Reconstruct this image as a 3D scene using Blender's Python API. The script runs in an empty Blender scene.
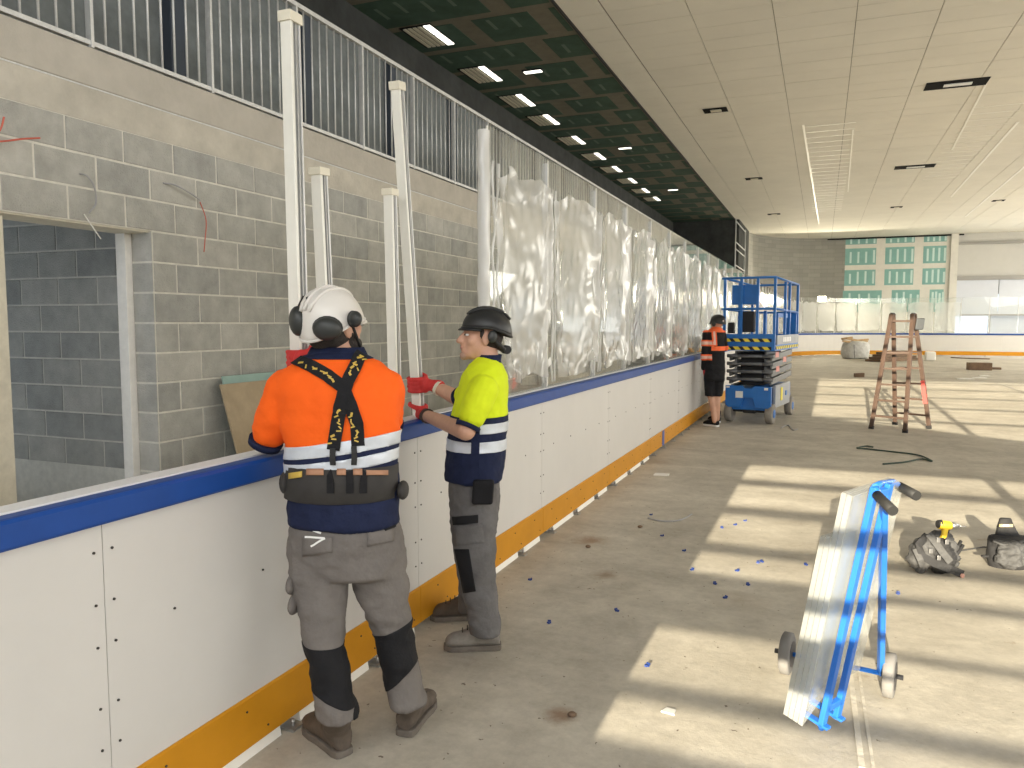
import bpy, bmesh, math, random
from mathutils import Vector, Matrix, noise
from mathutils.bvhtree import BVHTree
random.seed(7)
D = bpy.data; S = bpy.context.scene; COL = S.collection

# ------------------------------------------------------------------ camera, sky, sun, daylight, fill lamps, exposure
FPX, CAMH = 769.0, 1.65
PITCH = math.atan(61 / FPX); YAW = math.atan(310 / FPX * math.cos(PITCH))
cF = Vector((-math.sin(YAW) * math.cos(PITCH), math.cos(YAW) * math.cos(PITCH), -math.sin(PITCH)))
cR = Vector((math.cos(YAW), math.sin(YAW), 0)); cU = cR.cross(cF); cC = Vector((0, 0, CAMH))
cam_d = D.cameras.new('camera'); cam = D.objects.new('camera', cam_d); COL.objects.link(cam)
cam.location = cC; cam.rotation_euler = (math.pi / 2 - PITCH, 0, YAW)
cam_d.sensor_width = 36; cam_d.lens = 36 * FPX / 1024; cam_d.clip_start = 0.05; cam_d.clip_end = 300
S.camera = cam
S.view_settings.view_transform = 'Standard'; S.view_settings.look = 'None'; S.view_settings.gamma = 1
S.view_settings.use_curve_mapping = False; S.view_settings.exposure = 0.0
S.cycles.transparent_max_bounces = 32; S.cycles.max_bounces = 10; S.cycles.diffuse_bounces = 6
W = D.worlds.new('world'); S.world = W; W.use_nodes = True
W.node_tree.nodes['Background'].inputs[0].default_value = (0.75, 0.87, 1.0, 1)
W.node_tree.nodes['Background'].inputs[1].default_value = 1.6
TANE = 0.22; SUND = Vector((0.0095, 1, -TANE))
sl = D.lights.new('sun', 'SUN'); so = D.objects.new('sun', sl); COL.objects.link(so)
sl.energy = 15.5; sl.color = (1, 0.88, 0.66); sl.angle = math.radians(0.25)
so.location = (0, -20, 12); so.rotation_euler = SUND.to_track_quat('-Z', 'Y').to_euler()
def area(name, loc, direction, sx, sy, power, color):
    l = D.lights.new(name, 'AREA'); l.shape = 'RECTANGLE'; l.size = sx; l.size_y = sy; l.energy = power; l.color = color
    o = D.objects.new(name, l); COL.objects.link(o); o.location = loc
    o.rotation_euler = Vector(direction).to_track_quat('-Z', 'Y').to_euler(); return o
area('daylight_back_fill', (2.0, -3.85, 4.9), (0, 1, -0.9), 12, 2.6, 500, (1, 0.985, 0.95))  # added fill lamp just inside the unseen back windows
area('side_fill', (15.8, 12, 3.7), (-1, 0, -0.65), 34, 4.0, 2750, (1, 0.985, 0.95))  # added fill lamp along the right wall, no window built there
area('side_fill_far', (15.8, 37, 3.4), (-1, 0, -1.0), 16, 3.6, 3000, (1, 0.96, 0.86))  # second added fill lamp, brightens the far floor and boards
area('daylight_roller_door', (9.5, 47.6, 1.1), (0, -1, 0), 6, 1.9, 160, (0.95, 0.98, 1))

# ------------------------------------------------------------------ pixel helpers (photo frame 1024 x 768)
def ray(x, y): return cF + cR * ((x - 512) / FPX) + cU * ((384 - y) / FPX)
def PX(x, y, d): return cC + ray(x, y) * d
def onz(x, y, z=0.0):
    r = ray(x, y); return cC + r * ((z - CAMH) / r.z)
def onx(x, y, X):
    r = ray(x, y); return cC + r * (X / r.x)
def ony(x, y, Y):
    r = ray(x, y); return cC + r * (Y / r.y)
def depth(p): return (Vector(p) - cC).dot(cF)
cH = Vector((-math.sin(YAW), math.cos(YAW), 0))      # horizontal view direction

# ------------------------------------------------------------------ materials
MATS = {}
def mat(name, col, rough=0.6, metal=0.0, var=0.0, vscale=8.0, bump=0.0, bscale=40.0, spec=0.5, col2=None, emit=0.0, coat=0.0, world=False):
    if name in MATS: return MATS[name]
    m = D.materials.new(name); m.use_nodes = True; nt = m.node_tree; b = nt.nodes['Principled BSDF']
    b.inputs['Base Color'].default_value = (*col, 1); b.inputs['Roughness'].default_value = rough
    b.inputs['Metallic'].default_value = metal; b.inputs['Specular IOR Level'].default_value = spec
    if coat: b.inputs['Coat Weight'].default_value = coat
    if emit:
        b.inputs['Emission Color'].default_value = (*col, 1); b.inputs['Emission Strength'].default_value = emit
    tc = nt.nodes.new('ShaderNodeTexCoord'); src_ = tc.outputs['Object']
    if world: src_ = nt.nodes.new('ShaderNodeNewGeometry').outputs['Position']
    if var or col2:
        n = nt.nodes.new('ShaderNodeTexNoise'); n.inputs['Scale'].default_value = vscale; n.inputs['Detail'].default_value = 6
        n.inputs['Roughness'].default_value = 0.65
        nt.links.new(src_, n.inputs['Vector'])
        r = nt.nodes.new('ShaderNodeValToRGB'); nt.links.new(n.outputs['Fac'], r.inputs['Fac'])
        c2 = col2 if col2 else tuple(max(0, c * (1 - var)) for c in col); c1 = col if col2 else tuple(min(1, c * (1 + var)) for c in col)
        r.color_ramp.elements[0].position = 0.32; r.color_ramp.elements[0].color = (*c2, 1)
        r.color_ramp.elements[1].position = 0.68; r.color_ramp.elements[1].color = (*c1, 1)
        nt.links.new(r.outputs['Color'], b.inputs['Base Color'])
    if bump:
        n2 = nt.nodes.new('ShaderNodeTexNoise'); n2.inputs['Scale'].default_value = bscale; n2.inputs['Detail'].default_value = 4
        nt.links.new(src_, n2.inputs['Vector'])
        bp = nt.nodes.new('ShaderNodeBump'); bp.inputs['Strength'].default_value = bump; bp.inputs['Distance'].default_value = 0.02
        nt.links.new(n2.outputs['Fac'], bp.inputs['Height']); nt.links.new(bp.outputs['Normal'], b.inputs['Normal'])
    MATS[name] = m; return m
def mat_sheet(name, trans, diff_col, gloss_rough, diff_share, tint=(1, 1, 1), fres=1.45):
    """clear plastic: part of the light passes straight through, the rest is scattered or mirrored"""
    m = D.materials.new(name); m.use_nodes = True; nt = m.node_tree; nt.nodes.clear()
    out = nt.nodes.new('ShaderNodeOutputMaterial'); tr = nt.nodes.new('ShaderNodeBsdfTransparent'); tr.inputs[0].default_value = (*tint, 1)
    gl = nt.nodes.new('ShaderNodeBsdfGlossy'); gl.inputs['Roughness'].default_value = gloss_rough
    df = nt.nodes.new('ShaderNodeBsdfDiffuse'); df.inputs[0].default_value = (*diff_col, 1)
    tl = nt.nodes.new('ShaderNodeBsdfTranslucent'); tl.inputs[0].default_value = (*diff_col, 1)
    a = nt.nodes.new('ShaderNodeMixShader'); a.inputs[0].default_value = 0.45
    nt.links.new(df.outputs[0], a.inputs[1]); nt.links.new(tl.outputs[0], a.inputs[2])
    b = nt.nodes.new('ShaderNodeMixShader'); b.inputs[0].default_value = 1 - trans
    nt.links.new(tr.outputs[0], b.inputs[1]); nt.links.new(a.outputs[0], b.inputs[2])
    c = nt.nodes.new('ShaderNodeMixShader'); lw = nt.nodes.new('ShaderNodeLayerWeight'); lw.inputs[0].default_value = 0.5
    pw = nt.nodes.new('ShaderNodeMath'); pw.operation = 'POWER'; pw.inputs[1].default_value = 5; nt.links.new(lw.outputs['Facing'], pw.inputs[0])
    f0 = ((fres - 1) / (fres + 1)) ** 2; fr = nt.nodes.new('ShaderNodeMath'); fr.operation = 'MULTIPLY_ADD'; fr.inputs[1].default_value = 1 - f0; fr.inputs[2].default_value = f0; nt.links.new(pw.outputs[0], fr.inputs[0])
    nt.links.new(fr.outputs[0], c.inputs[0]); nt.links.new(b.outputs[0], c.inputs[1]); nt.links.new(gl.outputs[0], c.inputs[2])
    nt.links.new(c.outputs[0], out.inputs[0]); MATS[name] = m; return m

def mat_floor():
    m = D.materials.new('concrete_floor'); m.use_nodes = True; nt = m.node_tree; b = nt.nodes['Principled BSDF']
    L = nt.links.new; N = nt.nodes.new
    tc = N('ShaderNodeTexCoord')
    def nz(scale, detail, rough=0.6, sx=1, sy=1):
        mp = N('ShaderNodeMapping'); mp.inputs['Scale'].default_value = (sx, sy, 1); L(tc.outputs['Object'], mp.inputs['Vector'])
        n = N('ShaderNodeTexNoise'); n.inputs['Scale'].default_value = scale; n.inputs['Detail'].default_value = detail
        n.inputs['Roughness'].default_value = rough; L(mp.outputs[0], n.inputs['Vector']); return n.outputs['Fac']
    def ramp(f, p0, c0, p1, c1):
        r = N('ShaderNodeValToRGB'); L(f, r.inputs[0]); e = r.color_ramp.elements
        e[0].position = p0; e[0].color = (*c0, 1); e[1].position = p1; e[1].color = (*c1, 1); return r.outputs[0]
    def mix(f, a, c, mode='MIX'):
        x = N('ShaderNodeMixRGB'); x.blend_type = mode
        if isinstance(f, float): x.inputs[0].default_value = f
        else: L(f, x.inputs[0])
        L(a, x.inputs[1])
        if isinstance(c, tuple): x.inputs[2].default_value = (*c, 1)
        else: L(c, x.inputs[2])
        return x.outputs[0]
    base = ramp(nz(0.55, 9, 0.7), 0.3, (0.47, 0.435, 0.375), 0.7, (0.66, 0.62, 0.545))
    fine = ramp(nz(14, 8, 0.75), 0.3, (0.82, 0.82, 0.82), 0.75, (1.08, 1.08, 1.08)); c = mix(1.0, base, fine, 'MULTIPLY')
    streak = ramp(nz(0.9, 6, 0.6, 0.22, 2.4), 0.35, (0.86, 0.85, 0.83), 0.7, (1.06, 1.06, 1.05)); c = mix(1.0, c, streak, 'MULTIPLY')
    mid = ramp(nz(2.6, 8, 0.72), 0.32, (0.80, 0.79, 0.77), 0.68, (1.06, 1.06, 1.05)); c = mix(1.0, c, mid, 'MULTIPLY')
    rust = ramp(nz(2.1, 8, 0.7), 0.66, (0, 0, 0), 0.78, (1, 1, 1)); c = mix(rust, c, (0.25, 0.18, 0.12))
    spots = ramp(nz(30, 2, 0.5), 0.735, (0, 0, 0), 0.755, (1, 1, 1)); c = mix(spots, c, (0.18, 0.15, 0.12))
    dust = ramp(nz(5.0, 10, 0.75), 0.66, (0, 0, 0), 0.8, (0.6, 0.6, 0.6)); c = mix(dust, c, (0.68, 0.65, 0.58))
    pos = N('ShaderNodeNewGeometry').outputs['Position']; wob = nz(6, 8, 0.75)
    for (px_, py_, rad, colr) in ((592, 540, 0.30, (0.30, 0.21, 0.14)), (605, 575, 0.22, (0.27, 0.21, 0.15)), (562, 716, 0.16, (0.26, 0.17, 0.11)), (655, 462, 0.5, (0.36, 0.31, 0.25)), (740, 600, 0.35, (0.38, 0.33, 0.26))):
        q_ = onz(px_, py_); dn_ = N('ShaderNodeVectorMath'); dn_.operation = 'DISTANCE'; L(pos, dn_.inputs[0]); dn_.inputs[1].default_value = q_
        mr = N('ShaderNodeMapRange'); L(dn_.outputs['Value'], mr.inputs[0]); mr.inputs[1].default_value = 0; mr.inputs[2].default_value = rad; mr.inputs[3].default_value = 1; mr.inputs[4].default_value = 0
        ml = N('ShaderNodeMath'); ml.operation = 'MULTIPLY'; L(mr.outputs[0], ml.inputs[0]); L(wob, ml.inputs[1])
        c = mix(ramp(ml.outputs[0], 0.22, (0, 0, 0), 0.5, (0.9, 0.9, 0.9)), c, colr)
    L(c, b.inputs['Base Color']); b.inputs['Roughness'].default_value = 0.72; b.inputs['Specular IOR Level'].default_value = 0.35
    bp = N('ShaderNodeBump'); bp.inputs['Strength'].default_value = 0.25; bp.inputs['Distance'].default_value = 0.02
    L(nz(9, 10, 0.7), bp.inputs['Height']); L(bp.outputs[0], b.inputs['Normal'])
    MATS['concrete_floor'] = m; return m

def mat_courses(name, c1, c2, mortar, bw, bh):
    m = D.materials.new(name); m.use_nodes = True; nt = m.node_tree; b = nt.nodes['Principled BSDF']
    tc = nt.nodes.new('ShaderNodeTexCoord'); sp = nt.nodes.new('ShaderNodeSeparateXYZ'); cb = nt.nodes.new('ShaderNodeCombineXYZ')
    ad = nt.nodes.new('ShaderNodeMath'); nt.links.new(tc.outputs['Object'], sp.inputs[0])
    nt.links.new(sp.outputs[0], ad.inputs[0]); nt.links.new(sp.outputs[1], ad.inputs[1])
    nt.links.new(ad.outputs[0], cb.inputs[0]); nt.links.new(sp.outputs[2], cb.inputs[1])
    t = nt.nodes.new('ShaderNodeTexBrick'); nt.links.new(cb.outputs[0], t.inputs['Vector'])
    t.inputs['Color1'].default_value = (*c1, 1); t.inputs['Color2'].default_value = (*c2, 1); t.inputs['Mortar'].default_value = (*mortar, 1)
    t.inputs['Scale'].default_value = 1; t.inputs['Brick Width'].default_value = bw; t.inputs['Row Height'].default_value = bh; t.inputs['Mortar Size'].default_value = 0.008
    nt.links.new(t.outputs['Color'], b.inputs['Base Color']); b.inputs['Roughness'].default_value = 0.9; MATS[name] = m; return m

# ------------------------------------------------------------------ mesh helpers
class MB:
    def __init__(s): s.v = []; s.f = []; s.smooth = []
    def add(s, vs, fs, sm=False):
        o = len(s.v); s.v += [Vector(v) for v in vs]; s.f += [tuple(i + o for i in f) for f in fs]; s.smooth += [sm] * len(fs); return s
    def box(s, a, b):
        x0, y0, z0 = a; x1, y1, z1 = b
        return s.add([(x0, y0, z0), (x1, y0, z0), (x1, y1, z0), (x0, y1, z0), (x0, y0, z1), (x1, y0, z1), (x1, y1, z1), (x0, y1, z1)],
                     [(0, 3, 2, 1), (4, 5, 6, 7), (0, 1, 5, 4), (1, 2, 6, 5), (2, 3, 7, 6), (3, 0, 4, 7)])
    def obox(s, c, ax, ay, az):
        """box from a centre and three half-axis vectors"""
        c, ax, ay, az = map(Vector, (c, ax, ay, az))
        vs = [c + ax * i + ay * j + az * k for k in (-1, 1) for i, j in ((-1, -1), (1, -1), (1, 1), (-1, 1))]
        return s.add(vs, [(0, 3, 2, 1), (4, 5, 6, 7), (0, 1, 5, 4), (1, 2, 6, 5), (2, 3, 7, 6), (3, 0, 4, 7)])
    def bar(s, p, q, w, h, up=(0, 0, 1)):
        p, q = Vector(p), Vector(q); d = (q - p); n = d.normalized(); up = Vector(up)
        if abs(n.dot(up)) > 0.98: up = Vector((1, 0, 0))
        sd = n.cross(up).normalized(); u2 = sd.cross(n)
        return s.obox((p + q) / 2, d / 2, sd * w / 2, u2 * h / 2)
    def loft(s, rings, close=True, caps=True, sm=True):
        """rings: lists of equally many points"""
        n = len(rings[0]); vs = [p for r in rings for p in r]; fs = []
        for i in range(len(rings) - 1):
            for j in range(n if close else n - 1):
                k = (j + 1) % n; fs.append((i * n + j, i * n + k, (i + 1) * n + k, (i + 1) * n + j))
        o = len(fs)
        if caps: fs += [tuple(range(n - 1, -1, -1)), tuple((len(rings) - 1) * n + j for j in range(n))]
        s.add(vs, fs, sm)
        if caps: s.smooth[-1] = s.smooth[-2] = False
        return s
    def tube(s, pts, r, n=8, caps=True):
        pts = [Vector(p) for p in pts]; rr = r if isinstance(r, (list, tuple)) else [r] * len(pts); rings = []; ref = None
        for i, p in enumerate(pts):
            t = (pts[min(i + 1, len(pts) - 1)] - pts[max(i - 1, 0)]).normalized()
            if ref is None: ref = Vector((0, 0, 1)) if abs(t.z) < 0.9 else Vector((1, 0, 0))
            a = (ref - t * ref.dot(t)).normalized(); ref = a; b = t.cross(a)
            rings.append([p + (a * math.cos(2 * math.pi * j / n) + b * math.sin(2 * math.pi * j / n)) * rr[i] for j in range(n)])
        return s.loft(rings, caps=caps)
    def ell(s, c, a, b, d, nu=16, nv=10):
        """ellipsoid with half-axis vectors a, b, d (d is the pole)"""
        c, a, b, d = map(Vector, (c, a, b, d)); rings = []
        for i in range(1, nv):
            t = math.pi * i / nv
            rings.append([c - d * math.cos(t) + (a * math.cos(2 * math.pi * j / nu) + b * math.sin(2 * math.pi * j / nu)) * math.sin(t) for j in range(nu)])
        o = len(s.v); s.loft(rings, caps=False)
        lo, hi = len(s.v), len(s.v) + 1; s.v += [c - d, c + d]; base = o + (nv - 2) * nu
        for j in range(nu):
            k = (j + 1) % nu; s.f.append((lo, o + k, o + j)); s.f.append((hi, base + j, base + k)); s.smooth += [True, True]
        return s
    def cap(s, p, r0, q, r1, n=14):
        """tapered capsule"""
        p, q = Vector(p), Vector(q); t = (q - p).normalized(); ref = Vector((0, 0, 1)) if abs(t.z) < 0.9 else Vector((1, 0, 0))
        a = (ref - t * ref.dot(t)).normalized(); b = t.cross(a); rings = []
        for c, r, lst in ((p, r0, (-0.97, -0.75, -0.4, 0)), (q, r1, (0, 0.4, 0.75, 0.97))):
            for k in lst:
                w = math.sqrt(1 - k * k) * r; rings.append([c + t * k * r + (a * math.cos(2 * math.pi * j / n) + b * math.sin(2 * math.pi * j / n)) * w for j in range(n)])
        return s.loft(rings)
    def prism(s, poly, vec):
        poly = [Vector(p) for p in poly]; vec = Vector(vec); n = len(poly)
        return s.add(poly + [p + vec for p in poly], [tuple(range(n - 1, -1, -1)), tuple(range(n, 2 * n))] + [(i, (i + 1) % n, n + (i + 1) % n, n + i) for i in range(n)])
    def mesh(s, name, origin=Vector((0, 0, 0))):
        me = D.meshes.new(name); me.from_pydata([v - origin for v in s.v], [], s.f); me.update()
        me.polygons.foreach_set('use_smooth', s.smooth)
        bm = bmesh.new(); bm.from_mesh(me); bmesh.ops.recalc_face_normals(bm, faces=bm.faces); bm.to_mesh(me); bm.free(); return me

def worldloc(o):
    p = Vector((0, 0, 0))
    while o: p += o.location; o = o.parent
    return p
def link(name, me, m, parent=None, bevel=0.0, loc=None):
    o = D.objects.new(name, me); COL.objects.link(o)
    if m is not None:
        me.materials.clear(); me.materials.append(MATS[m] if isinstance(m, str) else m)
    if parent: o.parent = parent
    if loc is not None: o.location = loc
    if bevel:
        b = o.modifiers.new('bevel', 'BEVEL'); b.width = bevel; b.segments = 2; b.limit_method = 'ANGLE'
    return o
def obj(name, mb, m, parent=None, bevel=0.0, local=False):
    """link a builder as ONE mesh; world coordinates unless local"""
    org = worldloc(parent) if (parent and not local) else Vector((0, 0, 0))
    if parent is None and not local and mb.v:
        lo = Vector((min(v.x for v in mb.v), min(v.y for v in mb.v), min(v.z for v in mb.v))); hi = Vector((max(v.x for v in mb.v), max(v.y for v in mb.v), 0))
        org = Vector(((lo.x + hi.x) / 2, (lo.y + hi.y) / 2, lo.z)); return link(name, mb.mesh(name, org), m, None, bevel, org)
    return link(name, mb.mesh(name, org), m, parent, bevel)
def tag(o, label, cat, group=None):
    o['label'] = label; o['category'] = cat
    if group: o['group'] = group
    return o
def thing(name, label, cat, loc=(0, 0, 0), rotz=0, group=None):
    o = D.objects.new(name, None); COL.objects.link(o); o.location = loc; o.rotation_euler = (0, 0, rotz); o.empty_display_size = 0.1
    return tag(o, label, cat, group)
ORD = 'zeroth first second third fourth fifth sixth seventh eighth ninth tenth eleventh twelfth thirteenth fourteenth fifteenth sixteenth seventeenth eighteenth nineteenth twentieth'.split() + ['twenty-' + w for w in 'first second third fourth fifth sixth seventh eighth ninth'.split()] + ['thirtieth'] + ['thirty-' + w for w in 'first second third fourth fifth sixth seventh eighth ninth'.split()] + ['fortieth'] + ['forty-' + w for w in 'first second third fourth fifth'.split()]
def struct(name, mb, m, parent=None, bevel=0.0):
    o = obj(name, mb, m, parent, bevel)
    if parent is None: o['kind'] = 'structure'
    return o
def sroot(name, loc=(0, 0, 0)):
    o = D.objects.new(name, None); COL.objects.link(o); o.location = loc; o['kind'] = 'structure'; return o

# ------------------------------------------------------------------ base materials
mat_floor()
mat('block_grey', (0.42, 0.415, 0.385), 0.95, var=0.16, vscale=5, bump=0.5, bscale=90, spec=0.2, world=True)
mat('block_light', (0.47, 0.46, 0.425), 0.95, var=0.15, vscale=5, bump=0.5, bscale=90, spec=0.2, world=True)
mat('block_dark', (0.37, 0.37, 0.35), 0.95, var=0.16, vscale=5, bump=0.5, bscale=90, spec=0.2, world=True)
mat('mortar', (0.66, 0.64, 0.58), 0.95, var=0.1, vscale=12, spec=0.2)
mat('plaster_band', (0.50, 0.47, 0.41), 0.9, var=0.14, vscale=3, bump=0.3, bscale=30, spec=0.2)
mat('concrete_beam', (0.47, 0.44, 0.39), 0.9, var=0.08, vscale=4, bump=0.2, bscale=30, spec=0.2)
mat('galv', (0.62, 0.63, 0.63), 0.5, 0.35, var=0.1, vscale=20)
mat('dark_wall', (0.05, 0.053, 0.052), 0.9, var=0.3, vscale=2, spec=0.2)
mat('mezz_wall', (0.20, 0.22, 0.225), 0.9, var=0.2, vscale=3, spec=0.2)
mat('mezz_column', (0.06, 0.075, 0.10), 0.7)
mat('green_board', (0.055, 0.095, 0.07), 0.85, var=0.18, vscale=3, spec=0.2)
mat('board_print', (0.105, 0.15, 0.12), 0.9)
mat('joint_compound_dark', (0.17, 0.155, 0.12), 0.9, var=0.12, vscale=4, spec=0.2)
mat('tile_white', (0.76, 0.73, 0.65), 0.8, var=0.035, vscale=0.9, spec=0.2, world=True)
mat('tile_joint', (0.30, 0.275, 0.23), 0.9, spec=0.2)
mat('ceiling_lit_strip', (0.92, 0.90, 0.82), 0.4)
mat('black', (0.015, 0.015, 0.016), 0.6)
mat('recess_black', (0.012, 0.012, 0.012), 0.9, spec=0.1)
mat('white_enamel', (0.8, 0.8, 0.78), 0.4)
mat('hatch_glow', (1.0, 0.97, 0.86), 0.5, emit=2.2)
mat('hatch_slat', (0.62, 0.58, 0.46), 0.7)
mat('white_frame', (0.82, 0.80, 0.76), 0.7, var=0.05, vscale=15)
mat('cream_jamb', (0.62, 0.58, 0.48), 0.9, var=0.1, vscale=12)

# ------------------------------------------------------------------ the building shell
HC = 6.45; XW = -4.6; XE = -3.87; YB = -4.0; YF = 48.0; XR = 16.0; XM = -6.75
struct('floor', MB().box((XM - 0.3, YB - 0.3, -0.25), (XR + 0.3, YF + 0.3, 0)), 'concrete_floor')
# slab joint near the trolley: a raised strip of screed either side of a shadow gap
mat('screed', (0.56, 0.52, 0.44), 0.8, var=0.2, vscale=6, bump=0.3, bscale=20)
sj = sroot('floor_joint')
a, b2, c3 = onz(846, 640), onz(862, 768), onz(1024, 610)
obj('joint_strip', MB().bar(a, b2, 0.022, 0.008).bar(a + Vector((0.04, 0, 0)), b2 + Vector((0.04, 0, 0)), 0.012, 0.006), 'screed', sj)
# ceiling slab over everything
struct('ceiling_slab', MB().box((XM - 0.3, YB - 0.3, HC + 0.12), (XR + 0.3, YF + 0.6, HC + 0.4)), 'tile_joint')
# back wall behind the camera: window openings that let the low sun in
def wall_cells(x0, x1, z0, z1, ops, y0, y1):
    xs = sorted({x0, x1, *[o[0] for o in ops], *[o[1] for o in ops]}); zs = sorted({z0, z1, *[o[2] for o in ops], *[o[3] for o in ops]}); mb = MB()
    for i in range(len(xs) - 1):
        for j in range(len(zs) - 1):
            cx, cz = (xs[i] + xs[i + 1]) / 2, (zs[j] + zs[j + 1]) / 2
            if not any(o[0] < cx < o[1] and o[2] < cz < o[3] for o in ops): mb.box((xs[i], y0, zs[j]), (xs[i + 1], y1, zs[j + 1]))
    return mb
def floor_z(Y): return TANE * (Y - YB)
ops = [(-3.3, -2.17, 1.0, 4.6)]
for (x0, x1, ya, yb) in ((-0.86, 1.5, 2.88, 3.27), (-0.86, 1.5, 3.43, 4.12), (0.15, 1.5, 4.2, 4.95), (-0.86, 1.5, 5.1, 5.6), (-0.86, 1.5, 5.85, 6.8), (-0.86, 1.5, 7.1, 8.1), (-0.86, 1.5, 8.4, 9.3)):
    ops.append((x0, x1, floor_z(ya), floor_z(yb))); ops.append((1.62, 3.4, floor_z(ya), floor_z(yb)))
zz = 3.05
while zz < 6.2:
    for x0, x1 in ((-0.3, 1.9), (2.0, 4.2), (4.3, 7.3)): ops.append((x0, x1, zz, min(6.3, zz + 0.46)))
    zz += 0.52
wb = wall_cells(XM - 0.3, XR + 0.3, 0, HC + 0.1, ops, YB - 0.04, YB)
def sun_cut(X): return floor_z(14.18 + (X - 0.33) * (12.49 - 14.18) / 2.33)
wb.prism([(-2.3, YB - 0.06, 3.0), (6.4, YB - 0.06, 3.0), (6.4, YB - 0.06, max(3.02, sun_cut(6.4))), (-2.3, YB - 0.06, sun_cut(-2.3))], (0, 0.03, 0))  # sloped panel added to give the far sun patch its slanted edge
struct('wall_back', wb, 'white_frame')
# unseen right wall, a closed recess behind the added side fill lamps
struct('wall_right', MB().box((XR, YB, 0), (XR + 0.2, YF + 0.3, 0.9)).box((XR, YB, 5.6), (XR + 0.2, YF + 0.3, HC + 0.1))
       .box((XR + 0.1, YB, 0.9), (XR + 0.2, YF, 5.6)), 'white_frame')
# --- left block wall below the mezzanine
BW, BH, G = 0.45, 0.225, 0.015
DOOR = (3.20, 4.335, 2.325)
wl = sroot('wall_left', (XW, 3.0, 0))
core = MB().box((XW - 0.2, -4, 0), (XW - 0.006, DOOR[0], 3.0)).box((XW - 0.2, DOOR[1], 0), (XW - 0.006, 43, 3.0)).box((XW - 0.2, DOOR[0], DOOR[2]), (XW - 0.006, DOOR[1], 3.0))
obj('mortar_bed', core, 'mortar', wl)
blk = {}
def block_mesh(L, m, axis='y'):
    k = (round(L, 3), m, axis)
    if k not in blk:
        d = 0.1; c = 0.004; mb = MB(); l = L / 2 - G / 2; h = BH / 2 - G / 2
        def P(dep, u, w): return (dep, u, w) if axis == 'y' else (u, -dep, w)
        mb.add([P(-d, -l, -h), P(-d, l, -h), P(-d, l, h), P(-d, -l, h), P(-c, -l, -h), P(-c, l, -h), P(-c, l, h), P(-c, -l, h),
                P(0, -l + c, -h + c), P(0, l - c, -h + c), P(0, l - c, h - c), P(0, -l + c, h - c)],
               [(0, 1, 5, 4), (1, 2, 6, 5), (2, 3, 7, 6), (3, 0, 4, 7), (4, 5, 9, 8), (5, 6, 10, 9), (6, 7, 11, 10), (7, 4, 8, 11), (8, 9, 10, 11)])
        me = mb.mesh('block'); me.materials.append(MATS[m]); blk[k] = me
    return blk[k]
cnt = 0; far = MB()
BM = ['block_grey', 'block_grey', 'block_light', 'block_dark']
for r in range(12):
    z = 0.3 + BH * (r + 0.5); y = DOOR[1] - BW * 3 + (BW / 2 if r % 2 else 0)
    while y < 42:
        y0, y1 = y, y + BW; y += BW
        if z < DOOR[2]:
            if y0 < DOOR[1] and y1 > DOOR[0]:
                if y1 > DOOR[1] + 0.05: y0 = DOOR[1]
                elif y0 < DOOR[0] - 0.05: y1 = DOOR[0]
                else: continue
        if y1 < 2.9: continue
        if y1 < 13.9 and cnt < 299:
            L = round(y1 - y0, 3); o = D.objects.new('block', block_mesh(L, random.choice(BM))); COL.objects.link(o); o.parent = wl
            o.location = (random.uniform(-0.002, 0.003), (y0 + y1) / 2 - 3.0, z); cnt += 1
        else:
            far.box((XW - 0.1, y0 + G / 2, z - BH / 2 + G / 2), (XW, y1 - G / 2, z + BH / 2 - G / 2))
f_ = obj('distant_blocks', far, 'block_grey', wl); f_['kind'] = 'stuff'
# lintel band, plaster band and mezzanine edge beam
tr = sroot('trim_1', (XW, 3.0, 3.0))
obj('plaster_band', MB().box((XW - 0.2, -4, 3.0), (XW - 0.002, 43, 3.22)), 'plaster_band', tr)
obj('edge_beam', MB().box((XW - 0.25, -4, 3.23), (XW + 0.015, 43, 3.485)), 'concrete_beam', tr, 0.006)
obj('shadow_gap_angle', MB().box((XW - 0.2, -4, 3.22), (XW + 0.004, 43, 3.23)), 'galv', tr)
# door opening: reveal, white lining, room behind
dr = sroot('door_1', (XW - 0.2, 3.8, 0))
for r in range(9):
    z0 = 0.3 + BH * r
    obj('reveal_block', MB().box((XW - 0.2, DOOR[1] - 0.008, z0 + G / 2), (XW - 0.004, DOOR[1] - 0.001, z0 + BH - G / 2)), random.choice(['block_grey', 'block_light']), dr, 0.003)
obj('reveal_mortar', MB().box((XW - 0.2, DOOR[1] - 0.004, 0.0), (XW - 0.01, DOOR[1] - 0.0005, DOOR[2])), 'mortar', dr)
obj('lining', MB().box((XW - 0.30, DOOR[1] - 0.065, 0.0), (XW - 0.205, DOOR[1] + 0.02, DOOR[2] - 0.012)), 'white_frame', dr, 0.004)
obj('head_lining', MB().box((XW - 0.30, DOOR[0], DOOR[2] - 0.012), (XW - 0.02, DOOR[1] + 0.02, DOOR[2] - 0.001)), 'cream_jamb', dr)
obj('near_jamb', MB().box((XW - 0.2, DOOR[0] - 0.12, 0.0), (XW + 0.006, DOOR[0] + 0.012, DOOR[2] - 0.03)), 'cream_jamb', dr, 0.004)
wr = sroot('wall_room', (-5.8, 4.6, 0)); YI = 4.60
obj('mortar_bed', MB().box((-8.5, YI + 0.006, 0), (XW - 0.2, YI + 0.2, 2.95)), 'mortar', wr)
for r in range(13):
    z = BH * (r + 0.5); x = -8.2 + (BW / 2 if r % 2 else 0)
    while x < XW - 0.3:
        if z > 0.4:
            o = D.objects.new('block', block_mesh(BW, random.choice(BM), 'x')); COL.objects.link(o); o.parent = wr; o.location = (x + BW / 2 + 5.8, 0, z)
        x += BW
struct('wall_room_side', MB().box((-8.7, 0, 0), (-8.5, 4.8, 2.95)), 'block_grey')
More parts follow.
